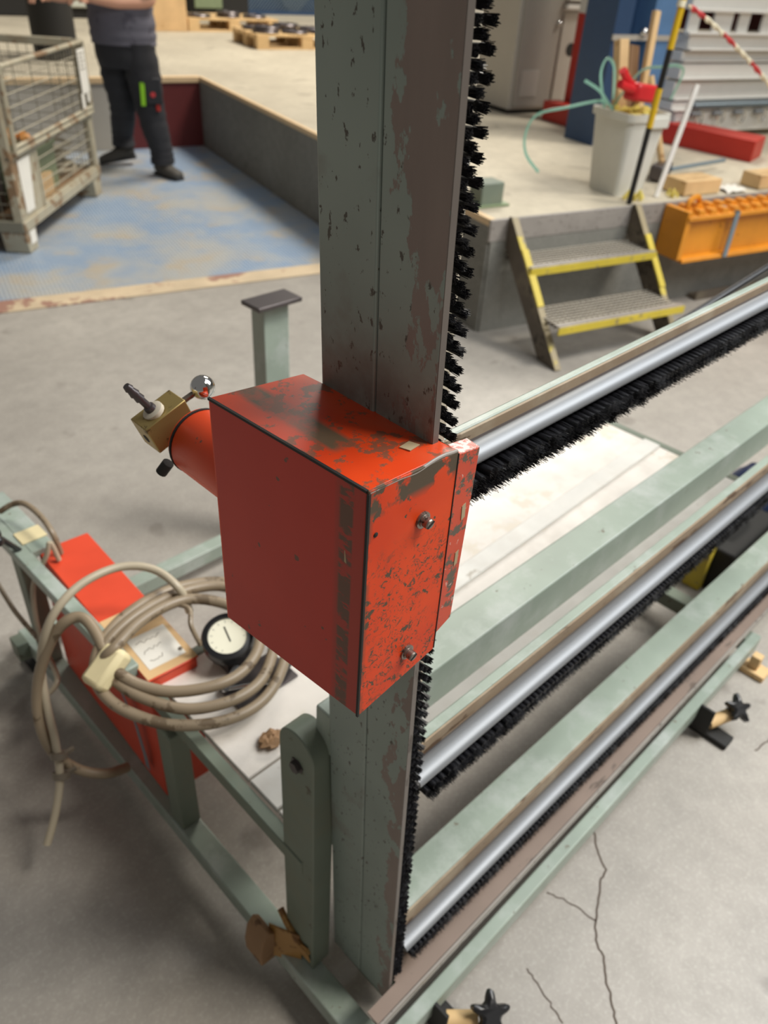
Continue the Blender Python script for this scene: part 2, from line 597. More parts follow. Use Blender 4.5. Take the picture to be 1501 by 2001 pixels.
TH = math.radians(-16.3)
EA = Vector((math.cos(TH), math.sin(TH), 0))
EB = Vector((-math.sin(TH), math.cos(TH), 0))
P0 = Vector((3.02, 2.33, 0))


def thing(name, label, cat, org, frame=None, group=None):
    """an Empty at the thing's base; frame=(origin, angle) gives the axes its parts are drawn in"""
    o = bpy.data.objects.new(name, None)
    o.empty_display_size = .05
    org = Vector(org)
    ORG[o] = org
    if frame:
        fo, an = frame
        o.location = Vector(fo) + Matrix.Rotation(an, 3, 'Z') @ org
        o.rotation_euler = (0, 0, an)
    else:
        o.location = org
    link(o)
    o['label'] = label
    o['category'] = cat
    if group:
        o['group'] = group
    return o


DOCK = (P0, TH)


def struct(name, b, mat, org=(0, 0, 0), frame=None):
    org = Vector(org)
    o = bpy.data.objects.new(name, b.mesh(name, mat, org))
    if frame:
        o.location = Vector(frame[0]) + Matrix.Rotation(frame[1], 3, 'Z') @ org
        o.rotation_euler = (0, 0, frame[1])
    else:
        o.location = org
    ORG[o] = org
    o['kind'] = 'structure'
    return link(o)


def copy_of(o, parent, loc):
    c = o.copy()
    scene.collection.objects.link(c)
    c.parent = parent
    c.location = loc
    return c


def copy_tree(o, loc, rot=None, label=None):
    c = o.copy()
    scene.collection.objects.link(c)
    c.location = loc
    if rot is not None:
        c.rotation_euler = (0, 0, rot)
    if label:
        c['label'] = label
    for ch in o.children:
        d = ch.copy()
        scene.collection.objects.link(d)
        d.parent = c
        for g in ch.children:
            e = g.copy()
            scene.collection.objects.link(e)
            e.parent = d
    return c


# ================================================================== SETTING
fl = struct('floor', B().box(-8, 22, -10, 26, -.3, 0), 'floor')
b = B()
C1 = [(1.067, .304), (1.037, .274), (1.009, .238), (.972, .227), (.912, .196), (.876, .176), (.854, .144), (.820, .113), (.788, .078), (.756, .045), (.70, -.02)]
C2 = [(.879, .295), (.890, .262), (.900, .219), (.904, .190)]
C3 = [(.731, .234), (.723, .210), (.712, .167), (.701, .131)]
C4 = [(1.55, .15), (1.62, .14), (1.70, .16), (1.80, .15)]


def fine(path, amp):
    out = []
    for a, c in zip(path, path[1:]):
        for k in range(5):
            t = k / 5
            out.append((a[0] + (c[0] - a[0]) * t + random.uniform(-amp, amp), a[1] + (c[1] - a[1]) * t + random.uniform(-amp, amp), .0002))
    out.append((path[-1][0], path[-1][1], .0002))
    return out


for path, w in ((C1, .0042), (C2, .003), (C3, .0028), (C4, .0035)):
    part('crack', B().strip(fine(path, .0025), w, .0004), 'crack', fl)

# raised loading platform: an L along the right and across the back (dock frame a, b, z)
HP = .55
pl = struct('loading_platform', B().box(0, 16, -.08, 18, 0, HP).box(-6, 0, 4.36, 18, 0, HP), 'platform', (0, 0, 0), DOCK)
part('wall_face', B().box(-.012, 0, -.08, 4.36, 0, HP - .002), 'dock_wall', pl)
part('wall_face', B().box(0, 16, -.092, -.08, 0, HP - .1), 'dock_wall', pl)
part('edge_angle', B().box(-.014, 16, -.094, -.078, HP - .1, HP + .002), 'steel_edge', pl, .003)
part('edge_angle', B().box(-.014, .02, -.08, 4.36, HP - .03, HP + .003), 'lip', pl, .003)
part('red_face', B().box(-.75, -.001, 4.335, 4.36, 0, HP - .04), 'dark_red', pl)
part('grey_face', B().box(-6, -.75, 4.335, 4.36, 0, HP - .04), 'cabinet', pl)
part('wooden_lip', B().box(-6, .0, 4.32, 4.40, HP - .04, HP + .004), 'lip', pl, .003)
struct('wall_back', B().box(-7, 16.3, 17.6, 17.9, 0, 7), 'hall_wall', (0, 0, 0), DOCK)
struct('wall_right', B().box(15.6, 15.9, -8, 17.6, 0, 7), 'hall_wall', (0, 0, 0), DOCK)

# blue steel tread plate in the dock bay
t = thing('tread_plate', 'blue steel chequer plate with worn tan patches lying in the dock bay', 'steel plate', (-2, 1.5, 0), DOCK)
part('plate', B().box(-6, -.02, 1.10, 4.33, 0, .006), 'tread', t)
part('edge_strip', B().box(-6, -.02, .95, 1.10, 0, .008), 'plate_edge', t, .002, 'pale scuffed edging strip')

# ================================================================== RACK
RO = (.40, .34, 0)
rack = thing('clamping_rack', 'pale green welded steel clamping rack with zinc guide bars and black brush strips', 'machine', RO)


def lerp(a, c, t):
    return a + (c - a) * t


Z0, Z1 = .12, 1.72


def fx(z):
    return .455 - .047 * (z - .15)


def yo(z, y15, y155):
    return lerp(y15, y155, (z - .15) / 1.4)


def post_piece(ya, yb, dx0, dx1, z0=Z0, z1=Z1):
    pts = []
    for z in (z0, z1):
        A, C = yo(z, *ya), yo(z, *yb)
        pts += [(fx(z) + dx0, A, z), (fx(z) + dx1, A, z), (fx(z) + dx1, C, z), (fx(z) + dx0, C, z)]
    return B().hexa(pts)


YE, YS, YR = (.345, .331), (.411, .394), (.479, .461)
part('post_tube', post_piece((YS[0] + .0012, YS[1] + .0012), YR, 0.0, .05), 'post_a', rack, .0025)
part('post_flat', post_piece(YE, YS, .0012, .0085), 'post_b', rack, .0008, 'front post strip rubbed down to brown primer', centre=(.40, .331, 0))
part('edge_strip', post_piece((YE[0] - .0006, YE[1] - .0006), (YE[0] + .0004, YE[1] + .0004), .0016, .0081), 'post_edge', rack)
part('post_gusset', post_piece((YE[0] + .03, YE[1] + .03), (YR[0] - .006, YR[1] - .006), .009, .046), 'green_dull', rack)


def tuft_mesh(length, r, name, n=46, flare=1.08):
    """a bundle of black bristles standing along -Y, base at the origin"""
    bb = B()
    bb.lathe((0, 0, 0), (0, -1, 0), [(0, r * .75), (length * .55, r * .95), (length * .82, r * .9), (length * .84, r * .2)], 9)
    for i in range(n):
        a = 2.399963 * i
        q = math.sqrt((i + .5) / n)
        x, z = math.cos(a) * q * r, math.sin(a) * q * r
        fl_ = flare + random.uniform(-.1, .16)
        p = Vector((x * .92, -length * .45, z * .92))
        e = Vector((x * fl_ + random.uniform(-.0008, .0008), -length * random.uniform(.9, 1.03), z * fl_ + random.uniform(-.0008, .0008)))
        w = .00042
        d = (e - p)
        s = d.orthogonal().normalized() * w
        u = d.cross(s).normalized() * w
        tri0 = [bb.bm.verts.new(p + s), bb.bm.verts.new(p - s * .5 + u * .87), bb.bm.verts.new(p - s * .5 - u * .87)]
        tri1 = [bb.bm.verts.new(e + (v.co - p) * .7) for v in tri0]
        for k in range(3):
            bb.bm.faces.new((tri0[k], tri0[(k + 1) % 3], tri1[(k + 1) % 3], tri1[k]))
        bb.bm.faces.new(tri1)
    return bb


# upright brush: pale backing behind the post strip, tufts pointing out over its edge in three staggered rows
back = part('brush_strip', post_piece((YE[0] + .0165, YE[1] + .0165), (YE[0] + .0235, YE[1] + .0235), .0087, .037), 'brush_back', rack, .0008, 'pale backing strip carrying black tufts')
tm = [tuft_mesh(.0180, .0032, 'tuft', 64).mesh('tuft', 'bristle', Vector((0, 0, 0)), 50) for _ in range(3)]
PITCH_T = .0151
k = 0
zz = .19
while zz < 1.70:
    for row, dz in ((0, 0), (1, PITCH_T / 2), (2, 0)):
        z = zz + dz
        if 1.0 < z < 1.225:
            continue            # inside the clamp
        o = bpy.data.objects.new('tuft', tm[k % 3])
        k += 1
        link(o, back)
        o.location = Vector((fx(z) + (.0135, .0202, .0269)[row], yo(z, *YE) + .017, z)) - Vector(RO)
        o.rotation_euler = (random.uniform(-.06, .06), random.uniform(-PI, PI), random.uniform(-.05, .05) + (-.02, .02, .06)[row])
    zz += PITCH_T


def rail(x0, x1, zl, zr, green_w, tan_h, deep, yb=.375, bar_dy=.0, bar_r=.0150, bar_z=.0095, ytip=.335, z_bar=None, tufts='parts', name='rail', grn='green'):
    """green rail with rusty front strip, zinc guide bar before it and a brush strip beneath the bar; zl and zr are the bar heights at both ends"""
    def zz_(x):
        return zl + (zr - zl) * (x - .5)
    def piece(y0, y1, d0, d1, xa=x0, xb=x1):
        pts = []
        za, zb = zz_(xa), zz_(xb)
        return B().hexa([(xa, y0, za + d0), (xb, y0, zb + d0), (xb, y1, zb + d0), (xa, y1, za + d0),
                         (xa, y0, za + d1), (xb, y0, zb + d1), (xb, y1, zb + d1), (xa, y1, za + d1)])
    top = tan_h[1]
    r_ = part(name, piece(yb + .003, yb + green_w, -deep, top), grn, rack, .002)
    part('rusty_strip', piece(yb, yb + .003, tan_h[0] - .012, top - .0008), 'tan_strip', rack, .0006, 'rusty tan front strip')
    # profiled guide bar: a rounded lip above a flat skirt
    g = B()
    za, zb = zz_(x0), zz_(x1)
    n = 16
    ringA = [g.bm.verts.new((x0, .360 + bar_dy + bar_r * math.cos(2 * PI * i / n), za + bar_z * math.sin(2 * PI * i / n))) for i in range(n)]
    ringB = [g.bm.verts.new((x1, .360 + bar_dy + bar_r * math.cos(2 * PI * i / n), zb + bar_z * math.sin(2 * PI * i / n))) for i in range(n)]
    for i in range(n):
        g.bm.faces.new((ringA[i], ringA[(i + 1) % n], ringB[(i + 1) % n], ringB[i]))
    g.bm.faces.new(ringA)
    g.bm.faces.new(ringB[::-1])
    part('guide_bar', g, 'zinc', rack)
    part('bar_holder', piece(.36 + bar_dy, yb + .002, -.006, .003), 'dark_steel', rack)
    # brush under the bar
    zt = -.0225
    bs = part('brush_strip', piece(yb - .006, yb + .002, zt - .014, zt + .013), 'brush_back', rack, .0006)
    L = yb - .006 - ytip
    lst = []
    x = x0 + .012
    pitch = .0100
    while x < x1 - .01:
        for row in (0, 1):
            xx = x + (pitch / 2 if row else 0)
            lst.append((xx, yb - .006, zz_(xx) + zt + (.0055 if row == 0 else -.0065)))
        x += pitch
    return bs, lst, L


def place_tufts(bs, lst, L, individual, r=.0054):
    ms = [tuft_mesh(L, r, 'tuft', 34).mesh('tuft', 'bristle', Vector((0, 0, 0)), 50) for _ in range(2)]
    for i, p in enumerate(lst[:individual]):
        o = bpy.data.objects.new('tuft', ms[i % 2])
        link(o, bs)
        o.location = Vector(p) - Vector(RO)
        o.rotation_euler = (random.uniform(-.08, .08), random.uniform(-PI, PI), random.uniform(-.08, .08))
    rest = lst[individual:]
    if rest:
        src = tuft_mesh(L, r, 'tuft', 16)
        bm = bmesh.new()
        me0 = src.mesh('tuft_source', 'bristle', Vector((0, 0, 0)), 50)
        for p in rest:
            n0 = len(bm.verts)
            bm.from_mesh(me0)
            bm.verts.ensure_lookup_table()
            mat = Matrix.Translation(Vector(p) - Vector(RO)) @ Matrix.Rotation(random.uniform(-PI, PI), 4, 'Y')
            for v in bm.verts[n0:]:
                v.co = mat @ v.co
        bpy.data.meshes.remove(me0)
        me = bpy.data.meshes.new('tufts')
        bm.to_mesh(me)
        bm.free()
        me.materials.append(M['bristle'])
        o = bpy.data.objects.new('tufts', me)
        o['kind'] = 'stuff'
        link(o, bs)


XR = 2.62
# top, middle and lower rails
n_top = 0
bs, lst, L = rail(.452, XR, 1.179, 1.178, .0125, (.001, .0150), .040, bar_r=.0120, bar_z=.0088)
place_tufts(bs, lst, L, 70)
bs, lst, L = rail(.468, XR, .711, .699, .0185, (-.001, .0290), .045)
place_tufts(bs, lst, L, 40)
bs, lst, L = rail(.492, XR, .243, .214, .064, (-.012, .046), .052)
place_tufts(bs, lst, L, 0)

# pivot beam behind the post, its bracket and bolt
part('pivot_beam', B().hexa([(.4315, .440, .677), (XR + .1, .440, .660), (XR + .1, .503, .660), (.4315, .503, .677), (.4315, .440, .755), (XR + .1, .440, .738), (XR + .1, .503, .738), (.4315, .503, .755)]), 'green', rack, .003)
prof = [(.475, .10), (.545, .10), (.547, .66)]
for a in range(0, 181, 15):
    prof.append((.511 + .036 * math.cos(math.radians(a)), .675 + .036 * math.sin(math.radians(a))))
prof.append((.475, .66))
part('pivot_bracket', B().prism(prof, 'x', .404, .442), 'green_dull', rack, .002)
bolt = part('pivot_bolt', B().lathe((.4045, .508, .648), (-1, 0, 0), [(0, .013), (.002, .013), (.002, .0095), (.008, .0095)], 6), 'dark_steel', rack)
part('axle', B().rod((.44, .511, .675), (.475, .505, .70), .016, 14), 'green_dull', rack)

# lower frame
part('front_beam', B().box(.385, 1.835, .292, .318, .050, .10), 'green', rack, .003)
part('side_bar', B().box(.380, .425, .318, 1.60, .055, .10), 'green', rack, .003)
part('side_bar', B().box(1.79, 1.835, .318, 1.60, .055, .10), 'green_dull', rack, .003)
part('rear_beam', B().box(.425, 1.79, 1.555, 1.60, .055, .10), 'green', rack, .003)
part('ledge', B().hexa([(.47, .316, .172), (XR - .1, .316, .150), (XR - .1, .378, .150), (.47, .378, .172), (.47, .316, .176), (XR - .1, .316, .154), (XR - .1, .378, .154), (.47, .378, .176)]), 'ledge', rack)
part('ledge', B().hexa([(.405, .316, .173), (.475, .316, .172), (.475, .342, .172), (.405, .342, .173), (.405, .316, .177), (.475, .316, .176), (.475, .342, .176), (.405, .342, .177)]), 'ledge', rack)
part('ledge_lip', B().hexa([(.405, .312, .160), (XR - .1, .312, .136), (XR - .1, .316, .136), (.405, .316, .160), (.405, .312, .181), (XR - .1, .312, .157), (XR - .1, .316, .157), (.405, .316, .181)]), 'steel_edge', rack, .0008, 'bare steel lip')
for x in (.50, 1.2, 1.78):
    part('ledge_support', B().box(x, x + .03, .325, .44, .10, .160), 'green_dull', rack, .002)
part('post_foot', B().box(.462, .50, .36, .46, .10, .13), 'green_dull', rack, .002)
# shelf frame and its uprights
part('shelf_bar', B().beam((.4125, .50, .398), (.4125, .975, .408), .022, .032), 'green_dull', rack, .002)
part('shelf_bar', B().box(.424, 1.965, .957, .98, .392, .424), 'green_dull', rack, .002)
part('shelf_bar', B().box(1.965, 1.99, .50, .98, .392, .424), 'green_dull', rack, .002)
part('shelf_bar', B().box(.424, 1.965, .50, .522, .392, .412), 'green_dull', rack, .002)
part('upper_bar', B().beam((.396, .975, .449), (.389, 1.60, .452), .03, .028), 'green', rack, .003)
part('bar_top', B().box(.404, .455, 1.40, 1.66, .448, .466), 'green', rack, .003)
for y, x0, x1, zt in ((.85, .385, .425, .385), (1.44, .385, .425, .436)):
    part('upright', B().box(x0, x1, y, y + .045, .10, zt), 'green_dull', rack, .003)
for y in (.85, 1.50):
    part('upright', B().box(1.79, 1.83, y, y + .045, .10, .395), 'green_dull', rack, .003)
# capped rests on the rear beam
for x in (1.145, 1.71):
    p_ = part('rest_post', B().box(x, x + .082, 1.545, 1.60, .10, .790), 'green', rack, .003)
    part('rest_cap', B().box(x - .036, x + .104, 1.515, 1.592, .790, .802), 'dark_steel', p_, .002, 'dark steel cap')
part('tie_rod', B().rod((.95, .50, 1.06), (XR, .50, 1.205), .0065), 'black', rack)
# second post at the far end of the rails
part('far_post', B().box(XR, XR + .05, .345, .479, .10, 1.6), 'green_dull', rack, .003)
part('pivot_bracket', B().prism(prof, 'x', XR + .06, XR + .098), 'green_dull', rack, .002)
part('post_foot', B().box(XR - .05, XR + .12, .30, .56, 0, .10), 'green_dull', rack, .003)


def star_foot(x, y, kx, ky):
    f = part('foot', B().box(x - .022, x + .022, y - .052, y + .045, 0, .016).box(x - .030, x - .022, y + .0, y + .040, .016, .098), 'soot', rack, .002, 'dark clamp foot')
    part('roller', B().rod((x - .010, y + .01, .040), (kx - .012, ky + .012, .046), .016, 14), 'wood', f, 0, 'tan roller')
    st = B()
    c = Vector((kx, ky, .072))
    d = Vector((-.12, -.55, .82)).normalized()
    s = d.orthogonal().normalized()
    u = d.cross(s)
    n = 60
    rings = []
    for t, kf in ((-.008, .8), (-.004, 1.0), (.008, 1.0), (.013, .7)):
        rings.append([st.bm.verts.new(c + d * t + (s * math.cos(2 * PI * i / n) + u * math.sin(2 * PI * i / n)) * kf * (.0265 + .0092 * math.cos(5 * 2 * PI * i / n) + .002 * math.cos(10 * 2 * PI * i / n))) for i in range(n)])
    for a, e in zip(rings, rings[1:]):
        for i in range(n):
            st.bm.faces.new((a[i], a[(i + 1) % n], e[(i + 1) % n], e[i]))
    st.bm.faces.new(rings[0][::-1])
    st.bm.faces.new(rings[-1])
    st.rod(c - d * .035, c, .008)
    part('star_knob', st, 'black', f, 0, 'black star knob')


star_foot(1.515, .255, 1.571, .229)
star_foot(.548, .262, .588, .221)
for x in (1.78,):
    f = part('foot', B().box(x, x + .05, .235, .30, 0, .018).box(x + .012, x + .038, .262, .288, .018, .06), 'wood', rack, .002, 'tan wooden foot block')
for x, y in ((.402, 1.57), (1.81, 1.57)):
    part('foot', B().box(x - .03, x + .03, y - .03, y + .03, 0, .012).rod((x, y, .012), (x, y, .056), .012), 'soot', rack)
# knob clamp at the rear corner of the side frame
kn = part('corner_clamp', B().box(.352, .382, 1.535, 1.58, .055, .11), 'green_dull', rack, .002)
kb = B()
c = Vector((.318, 1.30, .60))
c = Vector((.345, 1.40, .545))
for i in range(4):
    a = i * PI / 2 + .4
    kb.ball(c + Vector((0, math.cos(a), math.sin(a))) * .018, .012, 12, (.8, 1, 1))
kb.ball(c, .017, 12, (.8, 1, 1))
kb.rod(c, (.395, 1.43, .455), .006)
part('star_knob', kb, 'black', kn, 0, 'black star knob')

# ================================================================== CLAMP UNIT
BX = dict(f=.319, y0=.317)
cl = thing('clamp_unit', 'scuffed orange-red clamp housing bolted to the upright post', 'clamp', (.319, .317, .995))
# corners of the housing, front-left, front-right, rear-right, rear-left
zb_, zt_ = .9975, 1.2385
FL, FR_, RR_, RL = (.319, .317), (.4155, .317), (.402, .487), (.3145, .506)
ts = .0025


def lip(p, q, off):
    return (p[0] + (q[0] - p[0]) * off, p[1] + (q[1] - p[1]) * off)


part('side_panel', B().hexa([(FL[0], FL[1], zb_), (FL[0] + ts, FL[1], zb_), (RL[0] + ts, RL[1], zb_ - .015), (RL[0], RL[1], zb_ - .015),
                             (FL[0], FL[1], zt_), (FL[0] + ts, FL[1], zt_), (RL[0] + ts, RL[1], zt_ - .003), (RL[0], RL[1], zt_ - .003)]), 'red_clean', cl, .0012, 'smooth dull red side panel with a smudged strip', centre=(.319, .317, .995))
part('front_panel', B().hexa([(FL[0] - .0003, .3145, zb_), (FR_[0], .3145, 1.0165), (FR_[0], .317, 1.0165), (FL[0] - .0003, .317, zb_),
                              (FL[0] - .0003, .3145, zt_ + .0015), (FR_[0], .3145, zt_ - .003), (FR_[0], .317, zt_ - .003), (FL[0] - .0003, .317, zt_ + .0015)]), 'red_chipped', cl, .0008, 'bright orange front panel covered in scratches', centre=(.319, .317, .995))
part('top_panel', B().hexa([(FL[0] + .0006, .3172, zt_ - .002), (FR_[0], .3172, zt_ - .005), (RR_[0], RR_[1], zt_ - .002), (RL[0] + .0006, RL[1], zt_ - .005),
                            (FL[0] + .0006, .3172, zt_ + .0005), (FR_[0], .3172, zt_ - .0025), (RR_[0], RR_[1], zt_ + .0005), (RL[0] + .0006, RL[1], zt_ - .0025)]), 'red_top', cl, .0006, 'orange top panel with a rubbed brown band', centre=(.319, .317, .995))
part('rear_panel', B().hexa([(RL[0], RL[1] - ts, zb_ - .014), (RR_[0], RR_[1] - ts, zb_ - .01), (RR_[0], RR_[1], zb_ - .01), (RL[0], RL[1], zb_ - .014),
                             (RL[0], RL[1] - ts, zt_ - .003), (RR_[0], RR_[1] - ts, zt_), (RR_[0], RR_[1], zt_), (RL[0], RL[1], zt_ - .003)]), 'red_plain', cl, .0006)
# corner seams with bare, sooty edges
part('corner_seam', B().box(.3183, .3203, .3141, .3166, zb_ - .0005, zt_ - .001), 'soot', cl, 0, 'dark vertical seam')
part('top_seam', B().hexa([(.3182, .3172, zt_ - .0012), (.3206, .3172, zt_ - .0012), (.3160, RL[1], zt_ - .0042), (.3136, RL[1], zt_ - .0042),
                           (.3182, .3172, zt_ + .0011), (.3206, .3172, zt_ + .0011), (.3160, RL[1], zt_ - .0019), (.3136, RL[1], zt_ - .0019)]), 'soot', cl, 0, 'sooty top edge seam')
# rolled, dented front top edge
bd = []
for i in range(22):
    u = i / 21
    x = lerp(.320, .4145, u)
    bump_ = .0022 * math.exp(-((u - .80) / .16) ** 2) - .0015 * math.exp(-((u - .50) / .12) ** 2)
    bd.append((x, .3158, zt_ - .0004 - .0030 * u + bump_))
part('rolled_edge', B().tube(bd, .0015, 8, sub=2), 'steel_edge', cl, 0, 'bare dented rolled edge')
# flange plate standing proud of the front panel on the right
part('flange', B().hexa([(.4160, .3142, 1.0375), (.4350, .3142, 1.0460), (.4365, .3300, 1.0460), (.4190, .3300, 1.0375),
                         (.4160, .3142, 1.2325), (.4420, .3142, 1.2290), (.4440, .3300, 1.2290), (.4190, .3300, 1.2325)]), 'red_flange', cl, .0006, 'narrow rubbed red flange')
part('seam', B().box(.4153, .4161, .3140, .3160, 1.018, 1.2335), 'soot', cl)
part('flange_top', B().hexa([(.4165, .3146, 1.2322), (.4418, .3146, 1.2288), (.4436, .3296, 1.2288), (.4195, .3296, 1.2322), (.4165, .3146, 1.2330), (.4418, .3146, 1.2296), (.4436, .3296, 1.2296), (.4195, .3296, 1.2330)]), 'flange_top', cl, 0, 'flange top chipped to whitish primer')
for c_, u_, v_, n_ in (((.388, .342, 1.2379), (.0065, .0010, -.0003), (-.0015, .0045, 0), (0, 0, .0004)), ((.4315, .3140, 1.170), (.0022, 0, .001), (0, .0003, 0), (-.0005, 0, .0075)), ((.4305, .3140, 1.120), (.0020, 0, .001), (0, .0003, 0), (0, 0, .0075)),
                       ((.3189, .3400, 1.168), (.0004, 0, 0), (0, .0036, .001), (0, .0010, .0060))):
    part('label_scrap', B().obox(c_, u_, v_, n_), 'card_dull', cl, 0, 'scrap of beige label')


def screw(x, z):
    s_ = part('screw', B().lathe((x, .3146, z), (0, -1, 0), [(0, .0076), (.0018, .0076), (.0020, .0056), (.0034, .0054), (.0036, .0046), (.0084, .0046), (.0094, .0038)], 18), 'screw', cl, 0, 'slotted steel screw with washer')
    part('slot', B().obox((x, .3146 - .0094, z), (.0036, 0, .0020), (0, .0006, 0), (-.0003, 0, .0005)), 'soot', s_)


screw(.3795, 1.1865)
screw(.3765, 1.0400)
part('rivet', B().lathe((.3275, .3146, 1.1975), (0, -1, 0), [(0, .0022), (.0006, .0022), (.0012, .0012)], 10), 'soot', cl)
# cylinder
cy = part('cylinder', B().lathe((.3535, .500, 1.1395), (0, 1, 0), [(0, .0345), (.088, .0345), (.0895, .0335), (.095, .0335), (.096, .0320), (.098, .0150)], 40), 'red_plain', cl, .0)
part('end_ring', B().lathe((.3535, .5895, 1.1395), (0, 1, 0), [(0, .0350), (.0012, .0352), (.0024, .0350)], 40), 'soot', cl)
vr = Matrix.Rotation(math.radians(-21), 3, 'Y')
vx, vy, vz = vr @ Vector((1, 0, 0)), Vector((0, 1, 0)), vr @ Vector((0, 0, 1))
vc = Vector((.3335, .6205, 1.1560))
vb = part('valve_block', B().obox(vc, vx * .0245, vy * .0145, vz * .0165), 'brass', cl, .001, 'dull brass valve block', centre=vc)
part('port', B().lathe(vc - vx * .0246 - vz * .003, -vx, [(0, .0045), (.0003, .0045)], 14), 'soot', vb)
pb = vc + vz * .0165 - vx * .004
nd = (vz * .94 - vx * .22 + vy * .1).normalized()
part('hose_nozzle', B().lathe(pb, nd, [(0, .0095), (.004, .0095), (.0045, .0060), (.009, .0055), (.010, .0038), (.020, .0036), (.021, .0050), (.028, .0040), (.0285, .0052), (.036, .0036), (.0365, .0046), (.041, .0034)], 16), 'dark_steel', vb, 0, 'dark barbed hose nozzle')
part('nozzle_nut', B().lathe(pb - nd * .001, nd, [(0, .0110), (.0045, .0110), (.006, .008)], 18), 'brush_back', vb)
lv = vc + vx * .0245 + vz * .006
lend = lv + (vx * .9 + vz * .1 - vy * .2).normalized() * .026
part('lever', B().rod(lv, lend, .0032), 'screw', vb)
part('ball_knob', B().ball(lend, .0125, 28), 'chrome', vb, 0, 'chrome ball knob')
part('drain_plug', B().rod((.324, .606, 1.118), (.318, .612, 1.106), .006), 'soot', cl)

# ================================================================== THINGS ON AND AROUND THE RACK
t = thing('control_box', 'bright orange-red pneumatic control box hung inside the left side frame', 'control box', (.45, 1.17, .10))
part('body', B().hexa([(.402, .937, .102), (.500, .930, .102), (.530, 1.405, .102), (.421, 1.412, .102), (.405, .940, .4475), (.506, .932, .4475), (.530, 1.405, .4475), (.422, 1.412, .4475)]), 'red_box', t, .003)
part('lid', B().hexa([(.4045, .936, .4475), (.508, .930, .4475), (.533, 1.407, .4475), (.4215, 1.414, .4475), (.4045, .936, .452), (.508, .930, .452), (.533, 1.407, .452), (.4215, 1.414, .452)]), 'red_box', t, .002)
part('tape_label', B().hexa([(.406, .938, .4522), (.507, .932, .4522), (.5165, 1.125, .4522), (.4135, 1.130, .4522), (.406, .938, .4528), (.507, .932, .4528), (.5165, 1.125, .4528), (.4135, 1.130, .4528)]), 'card', t, 0, 'tan paper tape stuck over the lid')
sh = part('note_sheet', B().hexa([(.421, .957, .4530), (.495, .952, .4530), (.503, 1.045, .4530), (.426, 1.050, .4530), (.421, .957, .4535), (.495, .952, .4535), (.503, 1.045, .4535), (.426, 1.050, .4535)]), 'paper', t, 0, 'white note with faded handwriting')
wr = B()
for r_ in range(3):
    y = 1.028 - r_ * .026
    x = .434
    pts = []
    while x < .488 - r_ * .012:
        pts.append((x, y + random.uniform(-.005, .005), .4536))
        x += random.uniform(.003, .007)
    wr.strip(pts, .0014, .0002)
wr.ball((.492, .966, .4550), .0045, 10, (1, 1, .5))
part('handwriting', wr, 'hose_dark', sh, stuff=True)
part('pull_strap', B().strip([(.398, 1.10, .40), (.394, 1.06, .37), (.392, 1.00, .28), (.392, .985, .20), (.395, .99, .15)], .016, .001, (1, 0, .2)), 'grey_metal', t, 0, 'hanging grey strip')

# planks on the shelf
sb = thing('shelf_boards', 'whitish boards laid on the lower shelf of the green rack', 'boards', (1.2, .74, .424))
part('board', B().box(.428, 1.962, .668, .955, .412, .424), 'grey_board', sb, .002, 'wide greyish board')
part('board', B().box(.428, 1.962, .592, .664, .412, .4245), 'white_board', sb, .002)
part('board', B().box(.428, 1.962, .526, .588, .412, .424), 'white_board', sb, .002)
wp = thing('white_batten', 'long white batten lying along the boards on the shelf', 'batten', (1.55, .775, .4242))
part('batten', B().hexa([(1.02, .742, .4244), (1.955, .765, .4244), (1.955, .815, .4244), (1.02, .790, .4244), (1.02, .742, .434), (1.955, .765, .434), (1.955, .815, .434), (1.02, .790, .434)]), 'white_board', wp, .002)

# air hose
coil = thing('air_hose', 'grey-beige air hose coiled in loops over the orange control box', 'hose', (.49, .90, .453))
outer = [(.327, .968, .500), (.322, .911, .490), (.343, .857, .480), (.382, .802, .475), (.448, .756, .475), (.523, .749, .475), (.596, .786, .480), (.652, .845, .490), (.673, .936, .500), (.628, 1.016, .510), (.540, 1.052, .520), (.441, 1.039, .530), (.364, 1.002, .530)]
mid = [(.345, .972, .510), (.348, .911, .500), (.372, .855, .490), (.410, .805, .485), (.471, .773, .485), (.531, .773, .485), (.582, .802, .490), (.623, .848, .500), (.639, .922, .510), (.607, .994, .520), (.527, 1.020, .530), (.440, 1.008, .540), (.374, .993, .530)]
inn = [(.347, .961, .530), (.354, .924, .520), (.370, .887, .510), (.406, .843, .505), (.465, .808, .505), (.520, .803, .505), (.573, .827, .510), (.603, .874, .520), (.583, .942, .530), (.527, .992, .540), (.439, .986, .550), (.368, .957, .550)]
HR = .0102
part('loop', B().tube(outer, HR, 12, True), 'hose', coil)
part('loop', B().tube([(x, y, z + .006) for x, y, z in mid], HR, 12, True), 'hose', coil)
part('loop', B().tube(inn, HR, 12, True), 'hose', coil)
hose_a = [(.537, .997, .500), (.526, 1.005, .560), (.509, 1.061, .580), (.461, 1.096, .590), (.393, 1.100, .590), (.336, 1.092, .570), (.302, 1.095, .520), (.285, 1.111, .440), (.272, 1.099, .360), (.259, 1.067, .280), (.240, 1.034, .220), (.208, 1.012, .160), (.174, .997, .110)]
hose_b = [(.351, .954, .520), (.363, 1.015, .540), (.360, 1.061, .550), (.333, 1.079, .540), (.303, 1.096, .490), (.272, 1.108, .410), (.252, 1.101, .330), (.249, 1.073, .260), (.277, 1.047, .200), (.319, 1.022, .170), (.366, 1.020, .150)]
part('free_end', B().tube(hose_a, .0078, 12), 'hose_light', coil, 0, 'paler free end hanging to the floor')
part('slack_loop', B().tube(hose_b, HR, 12), 'hose', coil)
part('tape_band', B().obox((.343, .950, .522), (.0330, .006, .019), (.005, -.024, .002), (-.0075, .001, .0140)), 'tape', coil, .0095, 'cream tape binding the loops')
